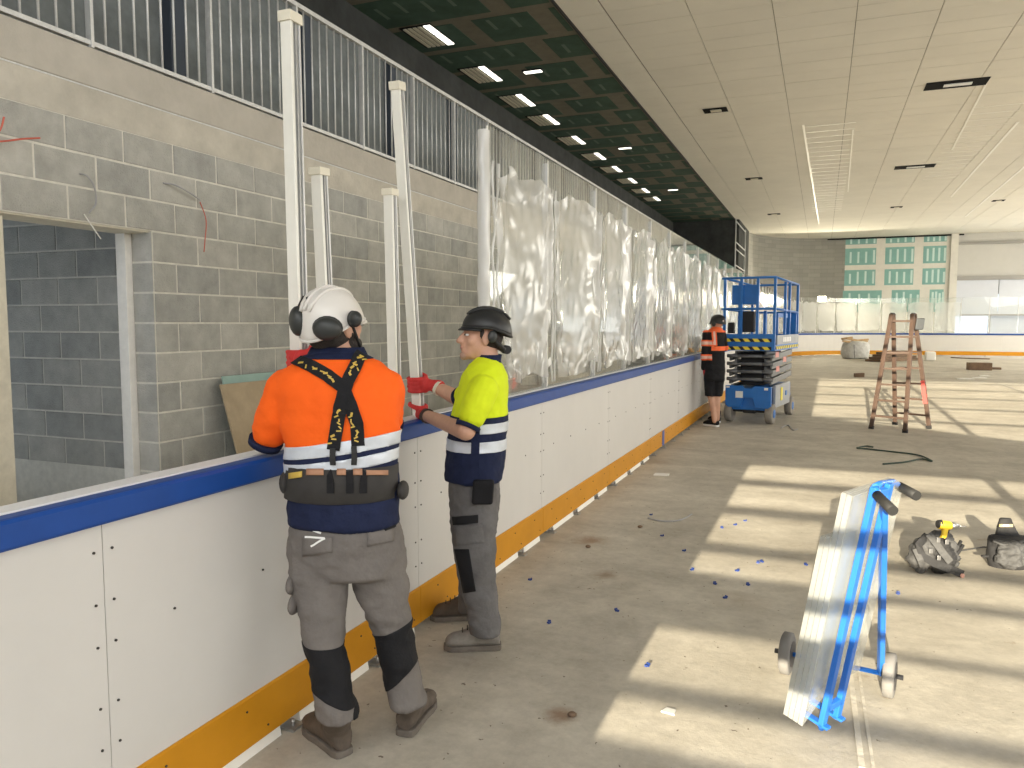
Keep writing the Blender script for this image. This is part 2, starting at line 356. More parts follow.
struct('ceiling_room', MB().box((-8.5, 0, 2.75), (XW - 0.22, YI, 2.95)), 'dark_wall')
# mezzanine floor, dark back wall with columns, dark end wall
struct('floor_mezzanine', MB().box((XM - 2, -4, 3.1), (XW - 0.26, 43, 3.4)), 'concrete_beam')
mw = sroot('wall_mezzanine', (XM, 20, 3.4))
obj('lower_wall', MB().box((XM - 0.15, -4, 3.4), (XM, 43, 5.92)), 'mezz_wall', mw)
obj('upper_wall', MB().box((XM - 0.15, -4, 5.92), (XM, 43, HC)), 'dark_wall', mw)
y = 2.0
while y < 42:
    obj('column', MB().box((XM, y, 3.4), (XM + 0.12, y + 0.2, 5.9)), 'mezz_column', mw); y += 2.3
struct('wall_mezzanine_end', MB().box((XM, 37.5, 3.4), (XE - 0.02, 37.7, HC)), 'dark_wall')
# --- ceilings
ce = sroot('ceiling', (0, 20, HC))
obj('grid_backing', MB().box((XE, YB, HC + 0.02), (XR, YF + 0.3, HC + 0.1)), 'tile_joint', ce)
obj('edge_trim', MB().box((XE - 0.03, YB, HC - 0.02), (XE, 43.2, HC + 0.1)), 'black', ce)
TW, TL, TG = 1.2, 0.6, 0.012
def holes():
    H = []
    for q0, q1 in (((924, 89), (990, 78)), ((894, 169), (936, 164)), ((704, 112), (727, 108)), ((746, 180), (762, 177)), ((768, 215), (780, 213)), ((890, 208), (903, 206)), ((992, 201), (1005, 200))):
        a = onz(*q0, HC); b = onz(*q1, HC); H.append((a.x, b.x, min(a.y, b.y), max(a.y, b.y)))
    return H
HL = holes()
tmesh = MB().box((-TW / 2 + TG / 2, -TL / 2 + TG / 2, 0), (TW / 2 - TG / 2, TL / 2 - TG / 2, 0.018)).mesh('ceiling_tile'); tmesh.materials.append(MATS['tile_white'])
hmesh = MB().box((-TW / 4 + TG / 4, -TL / 2 + TG / 2, 0), (TW / 4 - TG / 2, TL / 2 - TG / 2, 0.018)).mesh('ceiling_tile'); hmesh.materials.append(MATS['tile_white'])
ft = MB(); nt_ = 0; LX = -3.24
for j in range(-8, 64):
    yc = 9.9 + TL * j
    for i in range(-1, 16):
        if i == -1: x0, x1 = XE, LX
        else: x0, x1 = LX + TW * i, min(XR, LX + TW * (i + 1))
        xc = (x0 + x1) / 2
        if yc > 48.2: continue
        v = Vector((xc, yc, HC)) - cC; zc = v.dot(cF); u = 512 + FPX * v.dot(cR) / zc; w = 384 - FPX * v.dot(cU) / zc
        vis = -80 < u < 1100 and w > -60
        if vis and nt_ < 298 and yc < 24:
            if i == -1: o = D.objects.new('ceiling_tile', hmesh); o.location = (xc, yc - 20, 0)
            else: o = D.objects.new('ceiling_tile', tmesh); o.location = (xc, yc - 20, random.uniform(0, 0.003))
            COL.objects.link(o); o.parent = ce; nt_ += 1
        else: ft.box((x0 + TG / 2, yc - TL / 2 + TG / 2, HC), (x1 - TG / 2, yc + TL / 2 - TG / 2, HC + 0.018))
f_ = obj('distant_tiles', ft, 'tile_white', ce); f_['kind'] = 'stuff'
# grid strips between tiles, the light on them painted in as white
def strip_px(q0, q1, w=0.03):
    obj('grid_strip', MB().bar(onz(*q0, HC - 0.004), onz(*q1, HC - 0.004), w, 0.01), 'ceiling_lit_strip', ce)
for q0, q1, w in (((803, 125), (819, 224), 0.05), ((853, 130), (848, 192), 0.03), ((986, 84), (952, 150), 0.04), ((1018, 122), (951, 197), 0.06), ((1030, 162), (965, 217), 0.06)): strip_px(q0, q1, w)
for k in range(26):
    y = 20.6 + k * 0.62; obj('grid_strip', MB().bar((-0.52, y, HC - 0.004), (0.62, y, HC - 0.004), 0.03, 0.01), 'ceiling_lit_strip', ce)
for k in range(16):
    y = 20.2 + k * 0.62; obj('grid_strip', MB().bar((3.0, y, HC - 0.004), (4.0, y, HC - 0.004), 0.018, 0.008), 'ceiling_lit_strip', ce)
lights_named = ['long empty recessed light slot with a loose tube, nearest the ladder', 'long black recessed light slot farther along the white ceiling']
for n, (x0, x1, y0, y1) in enumerate(HL):
    lab = lights_named[n] if n < 2 else 'short dark recessed slot in the white tiled ceiling'
    hh_ = 0.27 if n < 2 else 0.19; y0, y1 = (y0 + y1) / 2 - hh_, (y0 + y1) / 2 + hh_
    t = thing('ceiling_light', lab, 'ceiling light', ((x0 + x1) / 2, (y0 + y1) / 2, HC - 0.03), 0, None if n < 2 else 'short ceiling slots')
    obj('recess', MB().box((x0, y0, HC - 0.012), (x1, y1, HC - 0.003)), 'recess_black', t)
    obj('tube', MB().box((x0 + (x1 - x0) * 0.3, (y0 + y1) / 2 - 0.08, HC - 0.03), (x0 + (x1 - x0) * 0.75, (y0 + y1) / 2 + 0.08, HC - 0.012)), 'white_enamel' if n < 2 else 'hatch_slat', t, 0.004)
cm = sroot('ceiling_mezzanine', (-5.3, 20, HC))
obj('joint_compound', MB().box((XM, YB, HC), (XE - 0.03, 43, HC + 0.1)), 'joint_compound_dark', cm)
row = 0; y = 5.4
while y < 37:
    js = (-4.72,) if row % 2 == 0 else (-5.5, -4.2)
    xs = [XM] + [q for j in js for q in (j - 0.17, j + 0.17)] + [XE - 0.06]
    for i in range(0, len(xs), 2):
        gb = obj('plasterboard', MB().box((xs[i], y + 0.1, HC - 0.006), (xs[i + 1], y + 1.1, HC)), 'green_board', cm)
        if y < 24 and xs[i + 1] - xs[i] > 0.6:
            mk = MB(); x = xs[i] + 0.22
            while x < xs[i + 1] - 0.15:
                yy0 = y + random.uniform(0.15, 0.45); mk.box((x, yy0, HC - 0.008), (x + 0.06, yy0 + 0.42, HC - 0.006)); x += 0.4
            obj('printed_marks', mk, 'board_print', gb)['kind'] = 'stuff'
    row += 1; y += 1.2
# hatches with slats and bright strips in the dark ceiling
hy = [11.35, 13.5, 15.4, 17.1, 19.3, 21.4, 23.4, 25.5, 27.6, 29.6]
for n, y in enumerate(hy):
    t = thing('ceiling_hatch', 'slatted lit hatch in the dark green ceiling, %s one from the dark end wall' % ORD[len(hy) - n], 'ceiling hatch', (-6.3, y + 0.4, HC - 0.05), 0, 'lit hatches along the dark ceiling')
    L = 0.95
    obj('frame', MB().box((-6.55, y, HC - 0.014), (-5.98, y + L, HC - 0.007)), 'recess_black', t)
    for k in range(4): obj('slat', MB().box((-6.5 + k * 0.09, y + 0.04, HC - 0.03), (-6.44 + k * 0.09, y + L - 0.04, HC - 0.014)), 'hatch_slat', t)
    obj('lit_strip', MB().box((-6.12, y + 0.03, HC - 0.03), (-6.0, y + L * 0.42, HC - 0.014)), 'hatch_glow', t)
    obj('lit_strip', MB().box((-6.12, y + L * 0.46, HC - 0.03), (-6.0, y + L - 0.03, HC - 0.014)), 'hatch_glow', t)
for n, (px, py) in enumerate(((533, 70), (625, 147), (673, 189))):
    p = onz(px, py, HC); t = thing('ceiling_lamp', 'small lit lamp in the dark green ceiling, %s one from the dark end wall' % ORD[3 - n], 'ceiling light', (p.x, p.y, HC - 0.05), 0, 'small lamps in the dark ceiling')
    obj('lamp_body', MB().box((p.x - 0.2, p.y - 0.08, HC - 0.03), (p.x + 0.2, p.y + 0.08, HC - 0.007)), 'black', t)
    obj('diffuser', MB().box((p.x - 0.17, p.y - 0.06, HC - 0.045), (p.x + 0.17, p.y + 0.06, HC - 0.03)), 'hatch_glow', t)
# --- mezzanine railing
rl = thing('mezzanine_railing', 'galvanised bar railing along the mezzanine edge above the block wall', 'railing', (XW + 0.0, 5, 3.485))
obj('top_rail', MB().box((XW - 0.025, 0, 4.56), (XW + 0.025, 42, 4.60)), 'galv', rl)
obj('bottom_rail', MB().box((XW - 0.02, 0, 3.50), (XW + 0.02, 42, 3.53)), 'galv', rl)
bmesh_ = MB().tube([(0, 0, 3.53), (0, 0, 4.56)], 0.009, 6).mesh('baluster', Vector((0, 0, 3.485))); bmesh_.materials.append(MATS['galv'])
pm = MB().box((-0.025, -0.012, 3.486), (0.025, 0.012, 4.56)).mesh('post', Vector((0, 0, 3.485))); pm.materials.append(MATS['galv'])
y = 2.9; k = 0
while y < 36.5:
    o = D.objects.new('post' if k % 9 == 8 else 'baluster', pm if k % 9 == 8 else bmesh_); COL.objects.link(o); o.parent = rl; o.location = (0, y - 5, 0); y += 0.122; k += 1

# --- far end: curved grey wall, taped plasterboard wall, cladding with roller door
mat_courses('far_blocks', (0.30, 0.29, 0.26), (0.25, 0.245, 0.225), (0.20, 0.195, 0.18), 0.9, 0.225)
mat('tape_white', (0.68, 0.66, 0.60), 0.9, var=0.05, vscale=3)
mat('teal_board', (0.22, 0.42, 0.39), 0.8, var=0.06, vscale=3)
mat('print_pale', (0.55, 0.70, 0.67), 0.8)
mat('clad_grey', (0.55, 0.54, 0.51), 0.7, var=0.04, vscale=1)
mat('clad_blue', (0.62, 0.65, 0.72), 0.6, var=0.04, vscale=1)
mat('beam_grey', (0.33, 0.32, 0.30), 0.6)
XT0 = ony(845, 260, YF).x; XT1 = ony(948, 260, YF).x
wc = MB(); cc = Vector((XT0, 42.5, 0)); pts = []
for k in range(13):
    a = math.pi / 2 + (math.pi / 2) * k / 12; pts.append(Vector((XT0 + math.cos(a) * (XT0 + 3.75), 42.5 + math.sin(a) * 5.5, 0)))
wc.loft([[p, p + Vector((-0.0, 0.2, 0)), p + Vector((0, 0.2, HC)), p + Vector((0, 0, HC))] for p in pts], sm=False)
struct('wall_far_left', wc, 'far_blocks')
struct('wall_end_return', MB().box((-3.9, 37.5, 3.0), (-3.7, 42.6, HC)), 'dark_wall')
wf = sroot('wall_far', ((XT0 + XT1) / 2, YF, 0))
obj('taped_wall', MB().box((XT0, YF, 0), (XT1 + 0.1, YF + 0.2, HC)), 'tape_white', wf)
def fz(y): return ony(900, y, YF).z
rows = [(229, 243), (247, 264), (269, 285), (290, 312)]
cols = [[(845, 876), (885, 914), (923, 946)]] * 3 + [[(844, 883), (893, 921), (931, 945)]]
for (ya, yb), cs in zip(rows, cols):
    for n, (xa, xb) in enumerate(cs):
        X0, X1, z1, z0 = ony(xa, 260, YF).x, ony(xb, 260, YF).x, min(HC - 0.05, fz(ya)), fz(yb)
        p = obj('plasterboard', MB().box((X0, YF - 0.012, z0), (X1, YF, z1)), 'teal_board', wf); ps = MB(); kk = 4
        for k in range(kk):
            x = X0 + (X1 - X0) * (k + 0.6) / kk; ps.box((x, YF - 0.016, z0 + (z1 - z0) * 0.12), (x + 0.1, YF - 0.012, z1 - (z1 - z0) * random.uniform(0.08, 0.25)))
        obj('printed_stripes', ps, 'print_pale', p)
pr = sroot('wall_far_right', (9, YF, 0)); X0 = XT1 + 0.1
zb = fz(281); zd = fz(315)
obj('pillar', MB().box((X0, YF - 0.15, 0), (X0 + 0.35, YF + 0.2, HC)), 'tape_white', pr)
obj('upper_cladding', MB().box((X0 + 0.35, YF, zb), (XR, YF + 0.1, HC)), 'clad_grey', pr)
obj('beam', MB().box((X0 + 0.35, YF - 0.12, fz(247)), (XR, YF, fz(244.5))), 'beam_grey', pr)
obj('beam', MB().box((X0 + 0.35, YF - 0.15, fz(281.5)), (XR, YF, fz(277.5))), 'beam_grey', pr)
dd = sroot('door_2', (9, YF, zd))
for k in range(4):
    x = X0 + 0.36 + k * 2.0; obj('door_panel', MB().box((x, YF + 0.02, zd), (x + 1.97, YF + 0.08, zb - 0.02)), 'clad_blue', dd)
obj('bottom_edge', MB().box((X0 + 0.36, YF, zd - 0.06), (X0 + 8.4, YF + 0.09, zd + 0.03)), 'beam_grey', dd)
obj('outer_curtain', MB().box((X0 + 2.0, YF + 0.5, 0), (X0 + 9, YF + 0.55, zd + 0.2)), 'clad_blue', dd)
obj('door_post', MB().box((X0 + 1.93, YF, 0), (X0 + 2.03, YF + 0.08, zd)), 'beam_grey', dd)
obj('ceiling_gap', MB().box((-1.0, YF - 0.12, HC - 0.09), (XT1 + 0.7, YF - 0.05, HC - 0.02)), 'recess_black', wf)
struct('wall_far_upper', MB().box((-7, YF + 0.2, 3.2), (XR + 0.2, YF + 0.4, HC + 0.1)), 'dark_wall')

# ------------------------------------------------------------------ rink boards
mat('board_white', (0.66, 0.645, 0.62), 0.45, var=0.035, vscale=1.3, spec=0.4)
mat('rail_blue', (0.010, 0.062, 0.29), 0.4, var=0.08, vscale=6, spec=0.3)
mat('kick_yellow', (0.60, 0.265, 0.012), 0.5, var=0.06, vscale=3, spec=0.25)
mat('ledge_white', (0.85, 0.85, 0.86), 0.4)
mat('screw_dark', (0.06, 0.055, 0.05), 0.5, 0.5)
mat('steel', (0.45, 0.45, 0.44), 0.45, 0.8, var=0.15, vscale=30)
mat('alu', (0.58, 0.58, 0.57), 0.4, 0.3, var=0.05, vscale=10)
mat('alu_grey', (0.36, 0.36, 0.35), 0.4, 0.4, var=0.08, vscale=10)
mat('alu_white', (0.80, 0.79, 0.73), 0.35, 0.0, var=0.03, vscale=10)
mat('cap_cream', (0.74, 0.70, 0.58), 0.5)
mat('blue_tape', (0.05, 0.10, 0.38), 0.5)
mat('gap_light_white', (0.95, 0.93, 0.86), 0.5)
A0 = 36.0; RA = 6.0
def bxx(Y): return -1.98 + 0.009 * (Y - 2)
CX0 = bxx(A0) + RA; CYC = A0 + 2.0
LS = CYC; LA = RA * math.pi / 2; LB = 4.7
def path(s):
    """centre-line of the board face: point, tangent, outward-to-rink normal"""
    if s <= LS:
        p = Vector((bxx(min(s, A0)), s, 0)); t = Vector((0.009 if s < A0 else 0, 1, 0)).normalized()
    elif s <= LS + LA:
        a = math.pi - (s - LS) / RA; p = Vector((CX0 + RA * math.cos(a), CYC + RA * math.sin(a), 0)); t = Vector((math.sin(a), -math.cos(a), 0))
    elif s <= LS + LA + LB:
        p = Vector((CX0 + (s - LS - LA), CYC + RA, 0)); t = Vector((1, 0, 0))
    else:
        a = math.pi / 2 - (s - LS - LA - LB) / RA; p = Vector((CX0 + LB + RA * math.cos(a), CYC + RA * math.sin(a), 0)); t = Vector((math.sin(a), -math.cos(a), 0))
    return p, t, Vector((t.y, -t.x, 0))
def sweep(s0, s1, prof, n=1):
    """profile: (offset towards the rink, z) pairs swept along the board line"""
    rings = []
    for k in range(n + 1):
        p, t, nn = path(s0 + (s1 - s0) * k / n); rings.append([p + nn * o + Vector((0, 0, z)) for o, z in prof])
    return MB().loft(rings, sm=False)
KZ0, KZ1, RZ0, RZ1 = 0.045, 0.24, 1.055, 1.138
SEAM0, MOD = 1.64, 1.91
mods = [SEAM0 + MOD * k for k in range(-1, 32)]
names_b = {0: 'white dasher board with visible seam screws, left of the orange-shirted worker', 1: 'white dasher board behind the orange-shirted worker', 2: 'white dasher board behind the yellow-shirted worker', 5: 'white dasher board with a blue patch on its yellow kick plate'}
for k in range(len(mods) - 1):
    s0, s1 = mods[k] + 0.0015, mods[k + 1] - 0.0015; p, t, nn = path((s0 + s1) / 2)
    corner = s1 > LS and not (s0 > LS + LA and s1 < LS + LA + LB); n = 6 if corner else 1
    if k in names_b: lab, grp = names_b[k], None
    elif k > 5 and s1 < LS: lab, grp = 'white side dasher board, %s one beyond the blue-patched board' % ORD[k - 5], 'dasher boards along the side'
    elif s1 < LS: lab, grp = {-1: '', 3: 'white dasher board, first one past the yellow-shirted worker', 4: 'white dasher board just before the one with the blue patch'}[k], 'dasher boards along the side'
    else: lab, grp = 'white far-end dasher board, %s one after the straight side boards end' % ORD[sum(1 for m_ in mods[1:k + 2] if m_ >= LS)], 'dasher boards at the far end'
    d = thing('dasher_board', lab, 'rink board', (p.x, p.y, 0), 0, grp)
    obj('panel', sweep(s0, s1, [(-0.012, KZ1 - 0.05), (0, KZ1 - 0.05), (0, RZ0 + 0.02), (-0.012, RZ0 + 0.02)], n), 'board_white', d)
    obj('frame', sweep(s0, s1, [(-0.09, KZ0 + 0.01), (-0.012, KZ0 + 0.01), (-0.012, RZ0 + 0.01), (-0.02, RZ0 + 0.01), (-0.02, 0.12), (-0.09, 0.12)], n), 'galv', d)
    kp = obj('kick_plate', sweep(s0, s1, [(-0.01, KZ0), (0.012, KZ0), (0.012, KZ1 - 0.006), (0.006, KZ1), (0.0, KZ1)], n), 'kick_yellow', d)
    obj('cap_rail', sweep(s0 - 0.0014, s1 + 0.0014, [(-0.03, RZ0), (0.025, RZ0), (0.03, RZ0 + 0.008), (0.03, RZ1 - 0.012), (0.022, RZ1 - 0.002), (0.012, RZ1), (-0.03, RZ1)], n), 'rail_blue', d)
    obj('ledge', sweep(s0 - 0.0014, s1 + 0.0014, [(-0.12, RZ1 - 0.03), (-0.038, RZ1 - 0.03), (-0.038, RZ1 + 0.004), (-0.12, RZ1 + 0.004)], n), 'ledge_white', d)
    if s1 > LS: n_f = 2
    else: n_f = 3
    for q in range(n_f):
        ss = s0 + MOD * (q + 0.3) / n_f; p, t, nn = path(ss)
        fb = MB().obox(p + nn * 0.0 + Vector((0, 0, 0.006)), t * 0.03, nn * 0.045, Vector((0, 0, 0.006)))
        fb.obox(p - nn * 0.03 + Vector((0, 0, 0.035)), t * 0.03, nn * 0.006, Vector((0, 0, 0.03))).tube([p + nn * 0.02 + Vector((0, 0, 0.01)), p + nn * 0.02 + Vector((0, 0, 0.04))], 0.008, 6)
        obj('foot_bracket', fb, 'steel', d)
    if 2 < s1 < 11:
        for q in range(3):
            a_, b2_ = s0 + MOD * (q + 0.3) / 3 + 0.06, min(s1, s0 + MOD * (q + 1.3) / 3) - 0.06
            obj('gap_light_strip', sweep(a_, b2_, [(-0.05, 0.0), (0.010, 0.0), (0.004, 0.038), (-0.05, 0.038)]), 'gap_light_white', d)  # bright white strip painted in for the sunlit gap under the boards
    if s1 < 14:
        sc = MB(); zs = [0.36, 0.49, 0.68, 0.81, 0.97]
        def screw(ss, z, off=0.0):
            p, t, nn = path(ss); c = p + nn * (off + 0.0005) + Vector((0, 0, z)); sc.tube([c, c + nn * 0.0035], 0.0045, 6)
        for z in zs: screw(s0 + 0.03, z); screw(s1 - 0.03, z)
        for q in range(4): screw(s0 + MOD * (q + 0.6) / 4.4, 0.70)
        obj('panel_screws', sc, 'screw_dark', d)['kind'] = 'stuff'
        sc = MB()
        for q in range(5): screw(s0 + MOD * (q + 0.5) / 5, 0.19, 0.012); screw(s0 + MOD * (q + 0.8) / 5, 0.085, 0.012)
        obj('kick_screws', sc, 'screw_dark', kp)['kind'] = 'stuff'
    if k == 5:
        sB = onx(662, 440, -1.91).y; obj('blue_patch', sweep(sB - 0.06, sB + 0.06, [(0.012, KZ0 - 0.002), (0.016, KZ0 - 0.002), (0.016, KZ1), (0.012, KZ1)]), 'blue_tape', d)

# ------------------------------------------------------------------ glass, posts and protective film
mat_sheet('acrylic', 0.93, (0.8, 0.82, 0.80), 0.03, 0.5, (0.97, 0.98, 0.97), 1.4)
mat_sheet('film', 0.62, (0.90, 0.90, 0.88), 0.2, 0.5, (0.98, 0.98, 0.97), 1.4)
mat_sheet('film_bundle', 0.35, (0.97, 0.97, 0.96), 0.15, 0.5, (0.98, 0.98, 0.97), 1.5)
mat_sheet('acrylic_edge', 0.80, (0.85, 0.87, 0.86), 0.06, 0.5, (0.97, 0.98, 0.98), 1.3)
mat_sheet('acrylic_rim', 0.58, (0.62, 0.63, 0.62), 0.2, 0.5, (0.97, 0.98, 0.98), 1.3)
mat('paper_white', (0.85, 0.85, 0.83), 0.7)
def film_mesh(s0, s1, z0, z1, seed, nu=26, nv=44, taper=0.0):
    mb = MB(); so_ = Vector((seed * 7.3, seed * 3.1, 0)); vs = []
    for j in range(nv + 1):
        v = j / nv
        for i in range(nu + 1):
            u = i / nu; e = min(u, 1 - u)
            width = 1 - taper * max(0, (0.45 - v) / 0.45) ** 1.5
            uu = 0.5 + (u - 0.5) * width + 0.02 * noise.noise(Vector((u * 2, v * 4, seed)))
            top = z1 - 0.16 * abs(noise.noise(Vector((u * 2.2, 0.3, seed * 1.7)))) - 0.10 * (1 - math.sin(math.pi * u))
            bot = z0 + 0.16 * (noise.noise(Vector((u * 3, 0.7, seed * 2.9))) * 0.5 + 0.5)
            z = bot + (top - bot) * v
            w = 0.03 + 0.022 * noise.noise(Vector((u * 1.6, v * 1.0, 0)) + so_)
            cre = 0.04 * (0.5 - abs(noise.noise(Vector((u * 9, v * 2.6, 4)) + so_))) * (0.10 + 2.0 * max(0, 1 - e / 0.24) ** 1.3) + 0.012 * (0.3 - abs(noise.noise(Vector((u * 6 + v * 5, v * 9 - u * 4, 8)) + so_)))
            bun = 0.07 * max(0, 1 - v / 0.18) * abs(noise.noise(Vector((u * 7, v * 9, 9)) + so_)) + 0.05 * max(0, (v - 0.88) / 0.12) * abs(noise.noise(Vector((u * 8, v * 8, 3)) + so_))
            p, t, nn = path(s0 + (s1 - s0) * uu); vs.append(p + nn * (-0.055 + max(0.012, w + cre + bun)) + Vector((0, 0, z + 0.012 * noise.noise(Vector((u * 14, v * 10, seed))))))
    fs = [(j * (nu + 1) + i, j * (nu + 1) + i + 1, (j + 1) * (nu + 1) + i + 1, (j + 1) * (nu + 1) + i) for j in range(nv) for i in range(nu)]
    mb.add(vs, fs, True); return mb
GT = 2.915
ps_ = [4.56, 5.70, 7.02, 8.2, 9.42]
while ps_[-1] < 55: ps_.append(ps_[-1] + 1.215)
lab_f = {0: 'crumpled clear film hanging from the first glass pane beside the black-helmeted worker', 1: 'clear film with a white paper sticker hanging over the second glass pane', 2: 'clear film over the third glass pane from the free end'}
for k in range(len(ps_)):
    s = ps_[k]; p, t, nn = path(s)
    if p.x > 10.5: break
    fars = s > LS - 1; b_ = -0.07
    po = thing('glass_post', 'aluminium glass post wrapped in film at the free end of the glass' if k == 0 else ('aluminium post between glass panes, %s one from the free end of the glass' % ORD[k + 1]), 'post', (p.x + nn.x * b_, p.y + nn.y * b_, RZ1 + 0.004), 0, None if k == 0 else ('far glass posts' if fars else 'side glass posts'))
    c = p + nn * b_; w = 0.036 if k == 0 else 0.014
    obj('profile', MB().obox(c + Vector((0, 0, (GT - 0.04 + RZ1 + 0.004) / 2)), t * w * 0.6, nn * 0.022, Vector((0, 0, (GT - 0.04 - RZ1 - 0.004) / 2))), 'alu', po, 0.003)
    obj('glazing_bead', MB().obox(c + nn * 0.024 + Vector((0, 0, (GT + RZ1) / 2)), t * 0.006, nn * 0.004, Vector((0, 0, (GT - RZ1) / 2 - 0.02))), 'alu_white', po)
    if k == 0:
        mb = MB(); rings = []
        for j in range(30):
            z = RZ1 + 0.03 + (GT - RZ1 - 0.08) * j / 29; rings.append([c + t * (math.cos(a) * (0.05 + 0.012 * noise.noise(Vector((math.cos(a) * 2, j * 0.6, 1))))) + nn * (math.sin(a) * (0.04 + 0.012 * noise.noise(Vector((math.sin(a) * 2, j * 0.6, 5))))) + Vector((0, 0, z)) for a in [2 * math.pi * q / 14 for q in range(14)]])
        obj('film_wrap', mb.loft(rings, caps=False), 'film_bundle', po)
    if k + 1 >= len(ps_): break
    s2 = ps_[k + 1]; q, t2, n2 = path((s + s2) / 2)
    g = obj('acrylic_shield', sweep(s + (0.06 if k == 0 else 0.02), s2 - 0.02, [(b_ - 0.006, RZ1 + 0.006), (b_ + 0.006, RZ1 + 0.006), (b_ + 0.006, GT), (b_ - 0.006, GT)], 4 if fars else 1), 'acrylic')
    lg = 'clear acrylic pane, first at the free end beside the black-helmeted worker' if k == 0 else 'clear acrylic pane on the rink boards, %s one from the free end' % ORD[k + 1]
    tag(g, lg, 'glass pane', None if k == 0 else ('far acrylic panes' if fars else 'side acrylic panes'))
    if q.x < 6.9:
        fo = thing('protective_film', lab_f.get(k, 'clear protective film on the %s glass pane from the free end' % ORD[k + 1]), 'plastic film', (q.x, q.y, RZ1 + 0.02), 0, None if k in lab_f else ('films at the far end' if fars else 'films along the side'))
        lo = k > 8; nu, nv = (14, 20) if lo else (28, 46)
        obj('sheet', film_mesh(s + 0.07, s2 - 0.03, RZ1 + 0.03, GT - 0.17, k + 1, nu, nv, 0.35 if k == 0 else 0.05), 'film', fo)
        for e_ in ((0.05, 0.12) if k < 10 else (0.06,)):
            for side in (0, 1):
                sa = s + e_ + 0.02 if side == 0 else s2 - e_; mb = MB(); pts = []; rr = []
                for j in range(24):
                    z = RZ1 + 0.05 + (GT - 0.28 - RZ1) * j / 23; pp, tt, n_ = path(sa + 0.03 * noise.noise(Vector((j * 0.3, k, e_ * 50 + side)))); pts.append(pp + n_ * (b_ + 0.028 + 0.015 * (noise.noise(Vector((j * 0.4, k * 2, 7 + side))) + 0.6)) + Vector((0, 0, z))); rr.append(0.008 + 0.007 * abs(noise.noise(Vector((j * 0.7, k, 3 + side)))))
                obj('gathered_fold', mb.tube(pts, rr, 6), 'film_bundle', fo)
        if k == 1:
            st = onx(547, 362, -2.0); obj('sticker', MB().obox(st + Vector((0.02, 0, 0)), Vector((0.0015, 0, 0)), Vector((0, 0.033, 0.012)), Vector((0, -0.01, 0.028))), 'paper_white', fo)

# ------------------------------------------------------------------ loose aluminium posts held by the workers
def channel_post(name, label, top, bot, w=0.058, dpt=0.05, grp=None):
    top, bot = Vector(top), Vector(bot); t = thing(name, label, 'post', bot, 0, grp); ax = (top - bot).normalized(); L = top - bot
    s_ = Vector((0, 1, 0)); s_ = (s_ - ax * s_.dot(ax)).normalized(); o_ = s_.cross(ax).normalized()
    def piece(nm, du, dv, hu, hv, m, a=0.0, b=1.0):
        c = bot + L * ((a + b) / 2) + s_ * du + o_ * dv; return obj(nm, MB().obox(c, s_ * hu, o_ * hv, L * ((b - a) / 2)), m, t, 0.002)
    piece('sunlit_face', -w / 2 + 0.003, 0, 0.003, dpt / 2, 'alu_white', 0, 0.985)  # sunlight on this side of the post painted in as white
    piece('body', 0.003, 0, w / 2 - 0.004, dpt / 2 - 0.007, 'alu_grey', 0, 0.985)
    for du, hw_, m_ in ((-w / 2 + 0.011, 0.006, 'alu_white'), (0.004, 0.004, 'alu_grey'), (w / 2 - 0.005, 0.005, 'alu')):  # first rib white as well, carrying on the painted lit side
        piece('rib', du, dpt / 2 - 0.004, hw_, 0.004, m_, 0, 0.985)
    k = 0.03 / L.length; piece('end_cap', 0, 0, w / 2 + 0.008, dpt / 2 + 0.006, 'cap_cream', 0.985 - k / 2, 1.0)
    return t
XP = -2.035
zr = RZ1 + 0.006
channel_post('glass_post', 'tall upright aluminium post held by the orange-shirted worker', onx(290, 13, XP), Vector((XP, onx(300, 340, XP).y, zr)), 0.066)
channel_post('glass_post', 'short tilted aluminium post behind the white helmet', onx(319, 168, XP - 0.02), Vector((XP - 0.02, onx(331, 420, XP - 0.02).y, zr)), 0.056)
channel_post('glass_post', 'short aluminium post standing upright on the blue rail', onx(390, 189, XP), Vector((XP, onx(396, 440, XP).y, zr)), 0.052)
pc_top, pc_mid = onx(397, 82, XP), onx(418, 402, XP)
pc_bot = pc_top + (pc_mid - pc_top) * ((zr - pc_top.z) / (pc_mid.z - pc_top.z))
channel_post('glass_post', 'tall leaning aluminium post held by the yellow-shirted worker', pc_top, pc_bot, 0.052)

# ------------------------------------------------------------------ boards leaning on the block wall, cables
mat('mdf', (0.42, 0.33, 0.22), 0.8, var=0.12, vscale=5); mat('teal_sheet', (0.33, 0.47, 0.43), 0.8, var=0.08, vscale=4); mat('mdf_edge', (0.62, 0.55, 0.42), 0.8)
def sheet_px(name, label, q, X0, X1, th, m, em):
    a, b, c, d_ = [onx(*p, X) for p, X in zip(q, (X0, X0, X1, X1))]    # bottom-left, bottom-right, top-right, top-left
    b.z = a.z; c.z = d_.z; mb = MB().prism([a, b, c, d_], Vector((th, 0, 0.0)))
    return tag(obj(name, mb, m, None, 0.002), label, 'board')
def lean(name, label, y0, y1, z1, xb, th, m, x_top=XW + 0.02):
    mb = MB().prism([(xb, y0, 0.0), (xb, y1, 0.0), (x_top, y1 + 0.0, z1), (x_top, y0 + 0.0, z1)], (th, 0, 0)); return tag(obj(name, mb, m, None, 0.002), label, 'board')
yl = onx(218, 385, XW + 0.1).y; zt = onx(218, 385, XW + 0.1).z
lean('mdf_sheet', 'tan board leaning against the grey block wall behind the rink boards', yl + 0.02, yl + 0.75, zt, XW + 0.42, 0.018, 'mdf', XW + 0.09)
yl2 = onx(222, 378, XW + 0.05).y
lean('plasterboard_sheet', 'pale green plasterboard leaning on the block wall behind the tan board', yl2 + 0.0, yl2 + 1.0, onx(250, 374, XW + 0.05).z, XW + 0.30, 0.014, 'teal_sheet', XW + 0.04)
